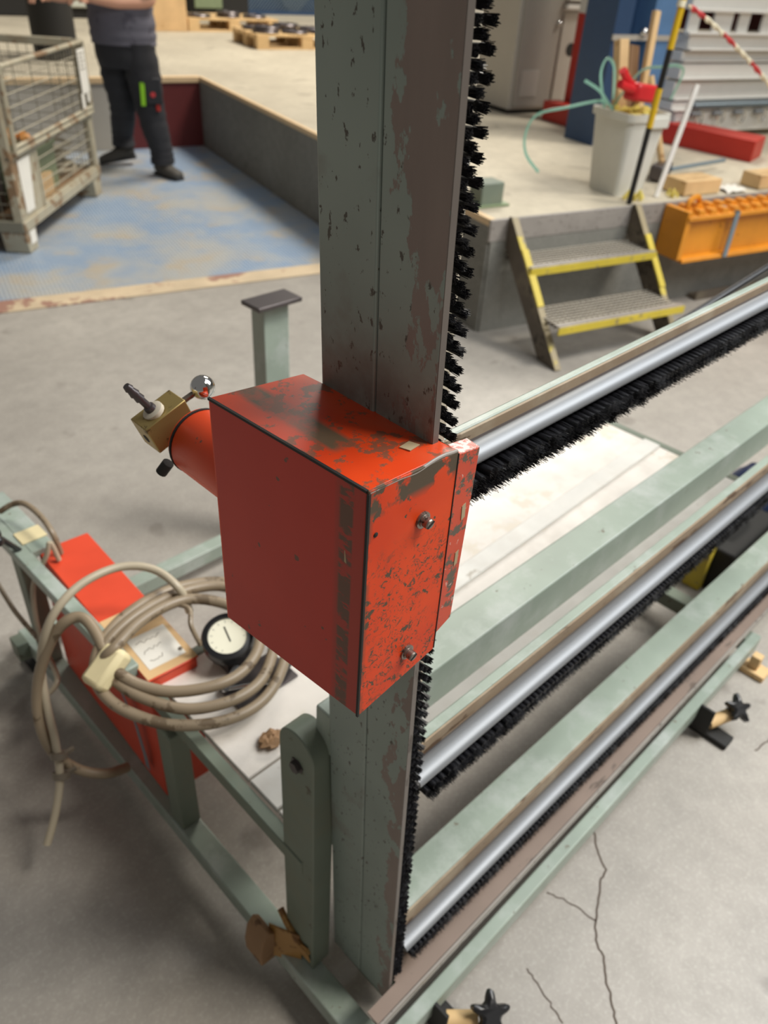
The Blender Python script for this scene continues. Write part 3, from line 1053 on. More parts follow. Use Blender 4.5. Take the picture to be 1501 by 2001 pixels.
for z, x, y in ((.255, .252, 1.048), (.215, .243, 1.035)):
    part('cable_tie', B().lathe((x, y, z), (.35, .45, .8), [(0, .016), (.012, .017)], 12).box(x + .012, x + .030, y - .006, y, z + .004, z + .012), 'hose_dark', coil)
cb = thing('control_cable', 'thin beige cable running down beside the orange control box', 'cable', (.42, 1.40, .30))
part('cable', B().tube([(.403, 1.534, .500), (.427, 1.514, .520), (.443, 1.483, .530), (.448, 1.418, .530), (.448, 1.370, .510), (.453, 1.369, .458)], .0065, 10), 'hose', cb)
part('cable', B().tube([(.440, 1.350, .458), (.433, 1.356, .505), (.420, 1.358, .475), (.385, 1.378, .40), (.366, 1.358, .33), (.350, 1.303, .30), (.330, 1.197, .30), (.305, 1.188, .28)], .0055, 10), 'hose_light', cb)
part('cable', B().tube([(.364, 1.60, .300), (.355, 1.488, .290), (.352, 1.434, .290), (.350, 1.32, .30)], .0055, 10), 'hose', cb)

# pressure gauge with regulator
ga = thing('pressure_gauge', 'round black pressure gauge with cream dial beside the hose coil', 'gauge', (.557, .90, .4245))
gd = Vector((-.22, -.26, .94)).normalized()
gc = Vector((.556, .899, .490))
part('case', B().lathe(gc - gd * .022, gd, [(0, .040), (.004, .048), (.028, .0495), (.033, .047), (.035, .037), (.0295, .0362)], 40), 'black', ga)
dl = part('dial', B().lathe(gc + gd * .0076, gd, [(0, .0362), (.0005, .0362)], 40), 'dial', ga, 0, 'cream dial face')
s = gd.cross(Vector((1, 0, 0))).normalized()
u = gd.cross(s)
nb = B()
for i in range(-5, 6):
    a = i * .44
    dr = s * math.cos(a) + u * math.sin(a)
    nb.strip([gc + gd * .0083 + dr * .028, gc + gd * .0083 + dr * .033], .0007, .0002, gd)
part('scale_mark', nb, 'soot', dl, stuff=True)
part('needle', B().strip([gc + gd * .0088 - s * .012 + u * .002, gc + gd * .0088 + s * .020 - u * .006], .0024, .0004, gd), 'soot', dl)
part('regulator', B().rod(gc - gd * .020, gc - gd * .040, .014).box(.535, .59, .875, .925, .4248, .452), 'dark_steel', ga, .002)
part('fitting', B().rod((.548, .862, .447), (.50, .84, .44), .008).rod((.585, .90, .44), (.63, .90, .44), .007), 'zinc', ga)
part('tube', B().tube([(.511, 1.005, .530), (.520, .965, .540), (.503, .935, .530), (.508, .918, .490)], .0045, 8), 'hose', ga)
tr = thing('steel_tray', 'shiny steel fittings tray under the coiled hose', 'tray', (.55, .80, .4245))
part('tray', B().box(.50, .63, .785, .868, .4248, .430), 'dark_steel', tr, .001)
part('rod', B().rod((.50, .845, .436), (.58, .80, .436), .006), 'chrome', tr)
part('coupling', B().rod((.60, .80, .440), (.64, .82, .440), .009), 'rubber', tr)
rg = thing('crumpled_rag', 'small crumpled brown rag on the shelf end behind the bracket', 'rag', (.50, .70, .4245))
part('cloth', B().ball((.500, .700, .434), .020, 14, (1.2, .8, .5)).jitter(.004), 'wood_brown', rg)

# torn paper tape around the bracket foot
tp = thing('paper_tape', 'torn brown paper tape curling off the bracket foot', 'tape', (.395, .53, .10))
part('band', B().tube([(.4025, .56, .19), (.4000, .535, .172), (.4005, .50, .150), (.4015, .484, .155)], .006, 8, sub=3), 'brown_tape', tp)
part('flap', B().hexa([(.372, .55, .09), (.402, .502, .085), (.404, .510, .170), (.378, .562, .172), (.370, .548, .09), (.400, .500, .085), (.402, .508, .170), (.376, .560, .172)]), 'brown_tape', tp)
part('curl', B().prism([(.372 - .026, .085), (.377, .078), (.377, .16), (.366, .175), (.352, .16), (.345, .12)], 'y', .545, .592), 'wood_brown', tp, .002)
part('tab', B().hexa([(.4008, .478, .128), (.4018, .505, .118), (.4018, .515, .150), (.4008, .488, .165), (.3995, .478, .128), (.4005, .505, .118), (.4005, .515, .150), (.3995, .488, .165)]), 'brown_tape', tp)

ct = thing('cream_tape', 'strip of cream tape wrapped over the rear end of the side frame', 'tape', (.43, 1.45, .466))
part('wrap', B().box(.402, .457, 1.435, 1.482, .4665, .4685).box(.4015, .4035, 1.435, 1.482, .449, .467), 'tape', ct)

# things under the right end of the rack
yb_ = thing('tool_case', 'black case with a yellow front edge on the floor behind the lower rail', 'case', (2.18, .55, 0))
part('body', B().box(2.03, 2.34, .475, .625, 0, .155), 'soot', yb_, .008)
part('edge', B().box(2.000, 2.03, .535, .590, 0, .160), 'yellow', yb_, .004, 'yellow front edge')
part('handle', B().tube([(2.12, .55, .155), (2.13, .55, .185), (2.24, .55, .185), (2.25, .55, .155)], .008, 8, sub=3), 'black', yb_)
wb_ = thing('wooden_offcut', 'reddish brown timber offcut lying behind the black case', 'timber', (2.26, .73, 0))
part('timber', B().obox((2.24, .735, .102), (.16, .02, 0), (-.005, .04, 0), (0, 0, .10)), 'wood_brown', wb_, .003)
bl_ = thing('blue_sack', 'crumpled dark blue sack at the right edge behind the rails', 'sack', (2.50, .60, 0))
part('sack', B().ball((2.49, .62, .105), .105, 18, (1, .8, 1)).jitter(.005), 'blue_plastic', bl_)

# ================================================================== STAIRS
st = thing('step_stairs', 'small steel stair with two grating treads and yellow edges at the platform', 'stairs', (.48, -.35, 0), DOCK)
for a0, nm in ((.085, 'l'), (.855, 'r')):
    sp = [(-.605, 0), (-.47, 0), (-.096, .42), (-.096, HP + .012), (-.125, HP + .012)]
    s_ = part('stringer', B().prism(sp, 'x', a0, a0 + .008), 'stair_dark', st)
    part('flange', B().beam((a0 + .012, -.606, .006), (a0 + .012, -.122, HP + .012), .034, .006, (0, -.7, .7)), 'stair_rail', s_)
    part('paint_patch', B().beam((a0 + .012, -.41, .239), (a0 + .012, -.23, .448), .036, .008, (0, -.7, .7)), 'yellow', s_)
    part('flange', B().beam((a0 + .022, -.475, .004), (a0 + .022, -.1, .42), .028, .005, (0, -.7, .7)), 'stair_dark', s_)
for z, bf, bb_ in ((.2, -.565, -.330), (.385, -.305, -.060)):
    tread = part('tread', B().box(.093, .855, bf, bf + .004, z - .035, z).box(.093, .855, bb_, bb_ + .004, z - .03, z), 'stair_dark', st)
    part('nosing', B().box(.088, .872, bf - .006, bf + .026, z - .002, z + .003), 'steel_edge', tread, .001, 'worn pale nosing')
    part('nosing_face', B().box(.085, .874, bf - .010, bf - .003, z - .036, z - .001), 'yellow', tread, .001, 'yellow painted nosing')
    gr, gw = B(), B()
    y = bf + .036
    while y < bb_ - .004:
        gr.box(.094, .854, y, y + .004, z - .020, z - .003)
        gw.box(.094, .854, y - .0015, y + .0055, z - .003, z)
        y += .027
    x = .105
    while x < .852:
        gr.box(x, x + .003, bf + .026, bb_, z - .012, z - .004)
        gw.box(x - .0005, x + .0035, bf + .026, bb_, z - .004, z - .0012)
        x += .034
    part('grating', gr, 'stair_dark', tread, stuff=True)  # dark bodies under pale caps: light and shade put into the colour
    part('grating_lit_top', gw, 'grate_lit_top', tread, 0, 'upper edges of the grating with light painted in', True)

# ================================================================== POLE, ROPE, BIN
po = thing('barrier_pole', 'black and yellow striped barrier pole standing at the platform edge', 'pole', (.868, -.055, HP), DOCK)
zs_ = [(.55, .905, 'pole_black'), (.905, 1.075, 'pole_yellow'), (1.075, 1.235, 'pole_black'), (1.235, 1.345, 'pole_yellow'), (1.345, 1.52, 'pole_yellow')]
for z0, z1, m_ in zs_:
    part('section', B().rod((.868 + (z0 - .55) * .05, -.055, z0), (.868 + (z1 - .55) * .05, -.055, z1), .014 + (.002 if m_ == 'pole_yellow' else 0), 14), m_, po)
part('rope_ring', B().rod((.905, -.055, 1.40), (.908, -.055, 1.425), .019), 'rope_white', po)
ro = thing('barrier_rope', 'red and white twisted barrier rope sloping away from the pole', 'rope', (.93, -.07, 1.40), DOCK)
rp = [(.935, -.078, 1.405), (1.08, -.085, 1.350), (1.25, -.09, 1.272), (1.42, -.09, 1.190), (1.60, -.09, 1.095), (1.85, -.08, .96), (2.2, -.06, .80), (2.6, -.05, .62), (2.75, -.05, .56)]
for ph in (0, PI):
    pts = []
    for i in range(len(rp) - 1):
        for k in range(12):
            q = Vector(rp[i]).lerp(Vector(rp[i + 1]), k / 12)
            a = (i * 12 + k) * .75 + ph
            pts.append(q + Vector((0, math.cos(a), math.sin(a))) * .006)
    part('strand', B().tube(pts, .0065, 6, sub=1), 'rope', ro)
rh = thing('rope_end_post', 'low dark rope anchor on the platform right of the wooden blocks', 'anchor', (2.76, -.05, HP), DOCK)
part('anchor', B().rod((2.76, -.05, HP), (2.76, -.05, HP + .03), .03).rod((2.76, -.05, HP + .03), (2.76, -.05, HP + .06), .012), 'dark_steel', rh)

bu = thing('waste_bin', 'white square plastic bin filled with strapping and yellow rags', 'bin', (.985, .185, HP), DOCK)
zt0, zb0 = .945, HP


def ring(c, hx, hy, z, r=.25, n=6):
    out = []
    for qx, qy, a0 in ((1, 1, 0), (-1, 1, 90), (-1, -1, 180), (1, -1, 270)):
        rr = r * min(hx, hy)
        for k in range(n + 1):
            a = math.radians(a0 + 90 * k / n)
            out.append((c[0] + qx * (hx - rr) + rr * math.cos(a), c[1] + qy * (hy - rr) + rr * math.sin(a), z))
    return out


bk = B()
cc = (.985, .185)
rings = [ring(cc, .097, .110, HP), ring(cc, .128, .140, zt0 - .04), ring(cc, .128, .140, zt0 - .038), ring(cc, .140, .152, zt0 - .035), ring(cc, .142, .154, zt0), ring(cc, .127, .139, zt0), ring(cc, .097, .110, HP + .02)]
rv = [[bk.bm.verts.new(p) for p in r_] for r_ in rings]
for a, e in zip(rv, rv[1:]):
    n = len(a)
    for i in range(n):
        bk.bm.faces.new((a[i], a[(i + 1) % n], e[(i + 1) % n], e[i]))
bk.bm.faces.new(rv[0][::-1])
bk.bm.faces.new(rv[-1])
part('tub', bk, 'bucket', bu)
part('handle_lug', B().box(.985, 1.10, .022, .050, zt0 - .065, zt0 - .012), 'bucket', bu, .006)
rb = B()
for i in range(46):
    a, q = random.uniform(0, 2 * PI), math.sqrt(random.random()) * .095
    rb.ball((cc[0] + math.cos(a) * q, cc[1] + math.sin(a) * q, zt0 - .035 + random.uniform(-.02, .035)), random.uniform(.018, .034), 8, (1, .8, .6))
rb.jitter(.008)
fill = thing('yellow_rags', 'yellow rags and scraps filling the white bin to its rim', 'rags', (.985, .185, zt0 - .06), DOCK)
o = part('rag_heap', rb, 'plastic_yellow', fill, stuff=True)
td = thing('strap_tensioner', 'red plastic strapping tool lying across the rags in the bin', 'tool', (.95, .13, zt0 + .01), DOCK)
part('body', B().obox((.965, .12, zt0 + .085), (.090, .01, -.010), (-.01, .042, 0), (.006, 0, .040)), 'plastic_red', td, .016)
part('handle', B().tube([(.90, .12, zt0 + .11), (.845, .12, zt0 + .145), (.805, .12, zt0 + .185)], .020, 10), 'plastic_red', td)
part('lever', B().tube([(.885, .10, zt0 + .10), (.83, .10, zt0 + .115), (.785, .10, zt0 + .130)], .020, 10), 'plastic_red', td)
for (p, q, r_, lab) in (((.965, .235, zt0 - .10), (.965, .34, 1.235), .030, 'pale wooden stake leaning in the bin behind the red tool'), ((1.07, .22, zt0 - .10), (1.16, .34, 1.36), .018, 'thin wooden stick leaning in the right of the bin'), ((1.055, .27, zt0 - .10), (1.10, .40, 1.20), .031, 'dark brown stake standing in the rear of the bin')):
    w_ = thing('wooden_stake', lab, 'stake', p, DOCK)
    part('stake', B().beam(p, q, r_ * 2, r_ * 1.6, (0, 1, 0)), 'wood_brown' if r_ == .031 else 'wood', w_, .003)
wl = thing('white_lath', 'white plastic lath leaning on the near right side of the bin', 'lath', (1.10, -.01, HP), DOCK)
part('lath', B().beam((1.115, .005, HP + .003), (1.235, .03, 1.075), .030, .010, (0, 1, 0)), 'white_metal', wl)
for pts, lab in ((((.855, .18, zt0), (.74, .12, 1.00), (.66, .10, 1.05), (.55, .10, 1.095)), 'stiff green strapping end sticking up left of the bin'),
                 (((.86, .20, zt0 + .01), (.72, .14, .995), (.50, .12, .975), (.36, .16, .94), (.34, .20, .85), (.38, .22, .75), (.47, .20, .66)), 'long green strapping loop drooping left of the bin'),
                 (((.85, .24, zt0), (.80, .26, 1.09), (.83, .27, 1.16), (.88, .26, 1.12), (.90, .24, zt0 + .02)), 'green strapping loop arching over the red tool'),
                 (((.90, .24, zt0), (1.00, .20, 1.11), (1.12, .17, 1.135), (1.22, .17, 1.14), (1.30, .20, 1.10), (1.28, .23, .96)), 'green strapping loop arching to the right of the bin')):
    g_ = thing('plastic_strap', lab, 'strap', pts[0], DOCK)
    fine_ = []
    vp = [Vector(p) for p in pts]
    for i in range(len(vp) - 1):
        a, e = vp[i], vp[i + 1]
        pr, nx = vp[max(i - 1, 0)], vp[min(i + 2, len(vp) - 1)]
        for k in range(6):
            q = k / 6
            fine_.append(.5 * ((2 * a) + (e - pr) * q + (2 * pr - 5 * a + 4 * e - nx) * q * q + (3 * a - pr - 3 * e + nx) * q ** 3))
    part('band', B().strip(fine_, .014, .0015, (0, 1, .3)), 'strap_green', g_)


def ribbons(name, lab, a0, b0, n, s, org):
    t_ = thing(name, lab, 'ribbon', org, DOCK)
    bb = B()
    for i in range(n):
        an = random.uniform(0, 2 * PI)
        ln = random.uniform(.6, 1.2) * s
        p = Vector((a0, b0, HP + .003))
        q = p + Vector((math.cos(an) * ln * .55, math.sin(an) * ln * .4, s * random.uniform(.25, .9)))
        e = p + Vector((math.cos(an) * ln, math.sin(an) * ln * .7, .004))
        bb.strip([p, p.lerp(q, .6), q, q.lerp(e, .6), e], s * .3, .002, (math.sin(an), -math.cos(an), .6))
    part('ribbon', bb, 'plastic_yellow', t_)


ribbons('yellow_ribbon', 'crumpled yellow plastic ribbon on the platform edge beside the bin', .95, -.005, 11, .062, (.95, -.005, HP))
ribbons('yellow_ribbon', 'small crumpled yellow ribbon beside the bigger wooden block', 1.205, -.02, 7, .045, (1.205, -.02, HP))

for i, (x0, x1, y0, y1, lab) in enumerate(((1.275, 1.545, -.035, .125, 'pale wooden block on the platform right of the barrier pole'), (1.85, 2.10, -.045, .09, 'pale wooden block at the right edge of the platform'))):
    w_ = thing('wooden_block', lab, 'wooden block', ((x0 + x1) / 2, (y0 + y1) / 2, HP), DOCK, 'wooden blocks on the platform')
    part('block', B().box(x0, x1, y0, y1, HP + .003, HP + .078), 'wood', w_, .004)
pp = thing('paper_sheet', 'crumpled white paper beside the wooden block', 'paper', (1.66, -.02, HP), DOCK)
bb = B()
gv = [[bb.bm.verts.new((1.58 + .15 * i / 5 + j * .012, -.07 + .13 * j / 4, HP + .004 + .014 * abs(math.sin(i * 1.3 + j)))) for i in range(6)] for j in range(5)]
for j in range(4):
    for i in range(5):
        bb.bm.faces.new((gv[j][i], gv[j][i + 1], gv[j + 1][i + 1], gv[j + 1][i]))
part('sheet', bb, 'paper', pp)
hm = thing('sledgehammer', 'sledgehammer lying on the platform with its wooden handle upright', 'hammer', (1.42, .30, HP), DOCK)
part('head', B().beam((1.34, .26, HP + .05), (1.52, .36, HP + .05), .075, .08), 'dark_steel', hm, .012)
part('bar', B().beam((1.50, .30, HP + .055), (2.05, .40, HP + .055), .022, .02), 'grey_metal', hm, .004)
part('handle', B().rod((1.46, .33, HP + .06), (1.38, .50, 1.05), .018), 'wood', hm)

# green corner block on the platform
gb = thing('green_stop', 'small green steel stop block on the platform corner', 'stop block', (.12, .16, HP), DOCK)
part('block', B().box(.06, .19, .11, .22, HP + .003, HP + .11), 'green_dull', gb, .006)
part('base_plate', B().box(.03, .22, .09, .25, HP + .003, HP + .012), 'grey_green', gb)

# orange toothed beam hung in front of the platform face
ob = thing('orange_beam', 'long orange steel beam with a toothed top hung on the platform face', 'beam', (1.8, -.18, .30), DOCK)
part('web', B().box(1.12, 5.2, -.235, -.110, .295, .500), 'orange', ob, .003)
part('bottom_flange', B().prism([(-.275, .285), (-.10, .285), (-.10, .310), (-.245, .310), (-.272, .302)], 'x', 1.12, 5.2), 'orange', ob, .002)
part('top_flange', B().box(1.09, 5.2, -.275, -.095, .500, .522), 'orange', ob, .003)
part('end_plate', B().box(1.085, 1.12, -.265, -.100, .30, .545), 'orange', ob, .003)
x = 1.16
while x < 4.0:
    for y0 in (-.265, -.165):
        part('tooth', B().prism([(x, .522), (x + .050, .522), (x + .042, .546), (x + .008, .546)], 'y', y0, y0 + .055), 'orange', ob)
    x += .085
part('lifting_eye', B().tube([(1.15, -.19, .525), (1.15, -.19, .575), (1.22, -.17, .590), (1.27, -.15, .565), (1.27, -.15, .525)], .014, 8), 'orange', ob)
part('tie_band', B().box(1.42, 1.45, -.282, -.272, .29, .53).box(1.42, 1.45, -.282, -.10, .523, .530), 'grey_metal', ob, 0, 'grey steel band')
for x in (1.3, 2.6, 4.2):
    part('wall_bracket', B().box(x, x + .05, -.115, -.092, .29, .52), 'stair_dark', ob)
rc = thing('steel_offcut', 'flat brown steel profile lying on the floor below the orange beam', 'steel profile', (1.75, -.13, 0), DOCK)
part('profile', B().box(1.45, 2.05, -.165, -.105, 0, .028).box(1.45, 2.05, -.165, -.155, .028, .052), 'stair_dark', rc, .002)

# ================================================================== MACHINERY ON THE PLATFORM
cbn = thing('control_cabinet', 'tall grey machine cabinet standing on the platform behind the post', 'cabinet', (2.0, 2.6, HP), DOCK)
part('body', B().box(1.78, 2.46, 2.30, 3.10, HP + .03, 2.05), 'cabinet', cbn, .01)
part('plinth', B().box(1.80, 2.44, 2.33, 3.08, HP, HP + .03), 'soot', cbn)
dr_ = part('door', B().box(1.81, 2.16, 2.285, 2.30, HP + .05, 2.03), 'cabinet_dark', cbn, .004)
part('inset_panel', B().box(1.86, 2.02, 2.280, 2.285, HP + .12, HP + .30), 'cabinet', dr_, .003)
part('knob', B().ball((2.135, 2.275, 1.155), .018, 12), 'chrome', dr_)
part('knob', B().ball((2.135, 2.275, .625), .018, 12), 'chrome', dr_)
sd = part('side_door', B().box(2.18, 2.45, 2.285, 2.30, HP + .05, 1.22), 'cabinet', cbn, .004)
part('handle_hole', B().lathe((2.29, 2.2845, .985), (0, -1, 0), [(0, .045), (.001, .045)], 20), 'soot', sd)
part('ledge', B().box(2.17, 2.50, 2.25, 2.30, 1.245, 1.275).box(2.17, 2.50, 2.24, 2.30, 1.30, 1.33), 'white_metal', cbn, .003)

rc2 = thing('red_column', 'dark red steel column between the grey cabinet and the blue column', 'column', (2.2, 1.98, HP), DOCK)
part('column', B().box(2.10, 2.25, 1.90, 2.04, HP + .10, 1.24), 'red_beam', rc2, .004)
part('white_top', B().box(2.10, 2.25, 1.90, 2.04, 1.24, 2.2), 'white_metal', rc2, .004)
part('base_beam', B().box(1.945, 2.09, 1.57, 2.08, HP, HP + .13), 'red_beam', rc2, .006)
part('bolt', B().ball((2.02, 1.75, HP + .145), .03, 10).ball((2.02, 1.66, HP + .145), .03, 10), 'chrome', rc2)
part('base_plate', B().box(2.09, 2.30, 1.85, 2.08, HP, HP + .10), 'red_beam', rc2, .004)

bc = thing('blue_column', 'tall blue steel column with a pale blue front behind the white bin', 'column', (1.9, 1.3, HP), DOCK)
part('web', B().box(1.80, 1.97, 1.32, 1.34, HP, 2.3), 'navy', bc)  # navy on web and left flange is shade put into the colour
part('flange', B().box(1.665, 1.80, 1.17, 1.46, HP, 2.3), 'navy', bc, .004, 'left flange, its shade painted dark blue')
part('flange', B().box(1.97, 2.20, 1.17, 1.46, HP, 2.3), 'blue', bc, .004, 'pale blue right flange')
part('strap', B().box(1.66, 2.205, 1.160, 1.17, 1.155, 1.185), 'cabinet', bc)
part('strap_bolt', B().ball((1.90, 1.155, 1.20), .028, 10), 'chrome', bc)

cv = thing('roller_conveyor', 'long white steel conveyor machine behind the bin at the right', 'conveyor', (3.2, 1.5, HP + .03), DOCK)
XA, XB = 2.26, 7.0
rows = [(1.34, 1.50, 1.20, 1.42), (1.195, 1.225, 1.16, 1.42), (1.04, 1.09, 1.19, 1.42), (.94, 1.03, 1.21, 1.42), (.83, .93, 1.19, 1.42), (.745, .825, 1.21, 1.42)]
part('top_beam', B().box(XA + .05, XB, 1.20, 1.40, 1.325, 1.50), 'white_metal', cv, .006)
part('lip', B().box(XA + .05, XB, 1.165, 1.22, 1.318, 1.335), 'white_metal', cv, .003)
part('lip', B().box(XA + .05, XB, 1.165, 1.22, 1.190, 1.206), 'white_metal', cv, .003)
x = XA + .06
i = 0
while x < XB - .2:
    part('slot_bar', B().box(x, x + .10 + .07 * (i % 2), 1.205, 1.225, 1.206, 1.318), 'white_metal', cv)
    x += .235
    i += 1
part('slot_back', B().box(XA + .05, XB, 1.36, 1.40, 1.206, 1.325), 'dark_red', cv, 0, 'dark red plate behind the slots')
for z0, z1, dy in ((1.10, 1.188, 0), (1.03, 1.092, .03), (.925, 1.02, .012), (.80, .912, .03), (.735, .79, .012)):
    part('profile', B().box(XA + .10, XB, 1.20 + dy, 1.40, z0, z1), 'white_metal', cv, .006)
    part('profile_lip', B().box(XA + .10, XB, 1.17 + dy, 1.205 + dy, z0, z0 + .012), 'white_metal', cv, .003)
part('rubber_strip', B().box(XA + .25, XB, 1.14, 1.22, .765, .785), 'grey_metal', cv, .004)
part('bottom_beam', B().box(XA + .15, XB, 1.20, 1.42, HP + .04, .725), 'white_metal', cv, .006)
x = 2.60
while x < 4.2:
    e_ = part('ring_bolt', B().rod((x - .09, 1.16, .72), (x, 1.16, .72), .014), 'zinc', cv)
    part('ring', B().tube([(x + .035 * math.cos(a * PI / 4), 1.158, .692 + .042 * math.sin(a * PI / 4)) for a in range(8)], .007, 6, True, 3), 'chrome', e_)
    x += .215
for x in (2.7, 4.6, 6.6):
    part('leg', B().box(x, x + .12, 1.25, 1.38, HP, HP + .05), 'white_metal', cv)
rf = thing('red_foot_beam', 'red steel foot beam sticking out under the white conveyor', 'beam', (2.6, .85, HP), DOCK)
part('beam', B().hexa([(2.42, .50, HP), (2.66, .62, HP), (2.50, 1.17, HP), (2.28, 1.17, HP), (2.42, .50, HP + .125), (2.66, .62, HP + .125), (2.50, 1.17, HP + .125), (2.28, 1.17, HP + .125)]), 'red_beam', rf, .004)

# ================================================================== PALLETS AND CARTON AT THE BACK
def pallet(lab, a, bb_, an):
    fr = (P0 + EA * a + EB * bb_, TH + an)
    t_ = thing('pallet', lab, 'pallet', (0, 0, HP), fr, 'pallets on the back platform')
    for y in (0, .35, .70):
        part('bottom_board', B().box(0, 1.2, y, y + .1, HP, HP + .022), 'wood', t_, .002)
        for x in (0, .53, 1.06):
            part('block', B().box(x, x + .14, y, y + .1, HP + .022, HP + .10), 'wood', t_, .002)
    for x in (0, .53, 1.06):
        part('cross_board', B().box(x, x + .14, 0, .8, HP + .10, HP + .122), 'wood', t_, .002)
    for i in range(5):
        part('top_board', B().box(0, 1.2, i * .168, i * .168 + .128, HP + .122, HP + .144), 'wood', t_, .002)
    return t_


pallet('pale wooden pallet stacked with dark steel rings, nearer one', 1.24, 6.24, 0.0)
pallet('pale wooden pallet with dark parts behind, farther left one', 1.02, 8.03, 0.02)


def rings_on(a, bb_, n, grp, lab):
    k = 0
    for (x, y, lv) in n:
        fr = (P0 + EA * (a + x) + EB * (bb_ + y), TH)
        z = HP + .144 + lv * .034
        t_ = thing('steel_ring', lab[k % len(lab)] if isinstance(lab, list) else lab, 'ring', (0, 0, z), fr, grp)
        part('ring', B().lathe((0, 0, z), (0, 0, 1), [(0, .08), (0, .15), (.015, .155), (.030, .145), (.030, .085), (.015, .078)], 20), 'dark_steel', t_)
        part('hub', B().lathe((0, 0, z + .004), (0, 0, 1), [(0, .079), (.008, .079), (.012, .05)], 16), 'soot', t_)
        k += 1


rings_on(1.24, 6.24, [(.18, .20, 0), (.52, .18, 0), (.86, .2, 0), (.2, .58, 0), (.55, .56, 0), (.9, .58, 0), (.20, .22, 1), (.56, .55, 1)], 'dark steel rings on the nearer pallet', ['dark steel ring at the front left of the nearer back pallet', 'dark steel ring at the front middle of the nearer back pallet', 'dark steel ring at the front right of the nearer back pallet', 'dark steel ring at the rear left of the nearer back pallet', 'dark steel ring at the rear middle of the nearer back pallet', 'dark steel ring at the rear right of the nearer back pallet', 'dark steel ring stacked on the front left ring of the nearer pallet', 'dark steel ring stacked on the rear middle ring of the nearer pallet'])
rings_on(1.02, 8.03, [(.2, .22, 0), (.6, .25, 0), (.95, .24, 0), (.6, .25, 1)], 'dark steel rings on the farther pallet', ['dark steel ring at the left of the farther back pallet', 'dark steel ring in the middle of the farther back pallet', 'dark steel ring at the right of the farther back pallet', 'dark steel ring stacked on the middle ring of the farther pallet'])

ctn = thing('carton', 'tall plain cardboard carton standing on the back platform', 'carton', (.78, 8.3, HP), DOCK)
part('body', B().box(.52, .995, 8.0, 8.6, HP + .002, 1.35), 'card', ctn, .004)
part('tape', B().box(.745, .79, 7.996, 8.604, 1.348, 1.354), 'brown_tape', ctn)
for i, (a0, a1, b0, b1, h, m_, lab, nm, cat) in enumerate((
        (1.1, 2.1, 10.4, 11.2, 1.0, 'grey_green', 'dark green machine crate at the back left of the mesh fence', 'crate', 'crate'),
        (-2.6, -.45, 9.6, 10.6, 1.1, 'soot', 'large dark machine block at the far upper left', 'machine_block', 'machine'))):
    t_ = thing(nm, lab, cat, ((a0 + a1) / 2, (b0 + b1) / 2, HP), DOCK)
    part('body', B().box(a0, a1, b0, b1, HP, HP + h), m_, t_, .02)
    part('top_rim', B().box(a0 - .03, a1 + .03, b0 - .03, b1 + .03, HP + h, HP + h + .05), 'dark_steel', t_, .01)
    part('skid', B().box(a0 + .1, a0 + .2, b0 - .02, b1, HP + .001, HP + .08), 'wood_brown', t_)
pb_ = thing('pale_bin', 'pale grey metal bin far back left of the worker', 'bin', (-.1, 9.9, HP), DOCK)
part('body', B().box(-.40, .30, 9.45, 10.2, HP + .12, HP + .8), 'pale_box', pb_, .02)
part('skid', B().box(-.40, .30, 9.5, 10.1, HP, HP + .12), 'soot', pb_)
mf = thing('mesh_fence', 'blue-grey wire mesh partition at the far back', 'fence', (3.4, 10.8, HP), DOCK)
part('frame', B().box(2.4, 2.45, 10.8, 10.85, HP, 2.4).box(4.8, 4.85, 10.8, 10.85, HP, 2.4).box(2.4, 4.85, 10.8, 10.85, HP, HP + .05).box(2.4, 4.85, 10.8, 10.85, 2.35, 2.4), 'navy', mf)
wm = B()
for i in range(-40, 50):
    x = 2.45 + i * .055
    for sgn in (1, -1):
        p, q = Vector((x, 10.82, HP + .05)), Vector((x + sgn * 1.1, 10.82, HP + 1.15))
        if min(p.x, q.x) > 2.45 and max(p.x, q.x) < 4.8:
            wm.beam(p, q, .008, .008, (0, 1, 0))
part('wire_mesh', wm, 'grey_metal', mf, stuff=True)
part('back_sheet', B().box(2.45, 4.8, 10.86, 10.87, HP + .05, 2.35), 'navy', mf)
dm = thing('dark_machine', 'dark green machine base behind the pallets beside the mesh fence', 'machine', (1.9, 9.6, HP), DOCK)
part('base', B().box(1.5, 2.35, 9.5, 10.2, HP, HP + .7), 'soot', dm, .02)
part('panel', B().box(1.55, 1.95, 9.47, 9.5, HP + .15, HP + .6), 'grey_green', dm, .01)
dg = thing('floor_drum', 'dark round drum on the platform half hidden by the post', 'drum', (2.0, 3.95, HP), DOCK)
part('drum', B().lathe((2.12, 3.95, HP), (0, 0, 1), [(0, .13), (.02, .14), (.10, .14), (.12, .13)], 24), 'dark_steel', dg)
part('lid', B().lathe((2.12, 3.95, HP + .12), (0, 0, 1), [(0, .135), (.012, .13)], 24), 'soot', dg)

# ================================================================== MESH PALLET CAGE
CA = Vector((1.735, 4.545, 0))
CAN = math.atan2(.709, .706)
CG = (CA, CAN)
LX, LY, HZ = 1.40, .90, .955
cg = thing('mesh_pallet_cage', 'rusty grey steel mesh pallet cage with paper labels standing on the tread plate', 'cage', (.7, .45, .008), CG)
ZF = .009
for x in (0, LX - .16):
    for y in (0, LY - .14):
        part('foot', B().prism([(x + .02, ZF), (x + .14, ZF), (x + .16, .13), (x, .13)], 'y', y, y + .14), 'cage', cg, .004)
for x in (0, LX - .05):
    for y in (0, LY - .05):
        part('corner_post', B().box(x, x + .05, y, y + .05, .13, HZ), 'cage', cg, .003)
part('bottom_rail', B().box(0, LX, -.008, .04, .13, .185), 'cage', cg, .004)
part('bottom_rail', B().box(0, LX, LY - .04, LY + .008, .13, .185), 'cage', cg, .004)
part('end_rail', B().box(-.008, .04, 0, LY, .13, .19), 'cage_dark', cg, .004)
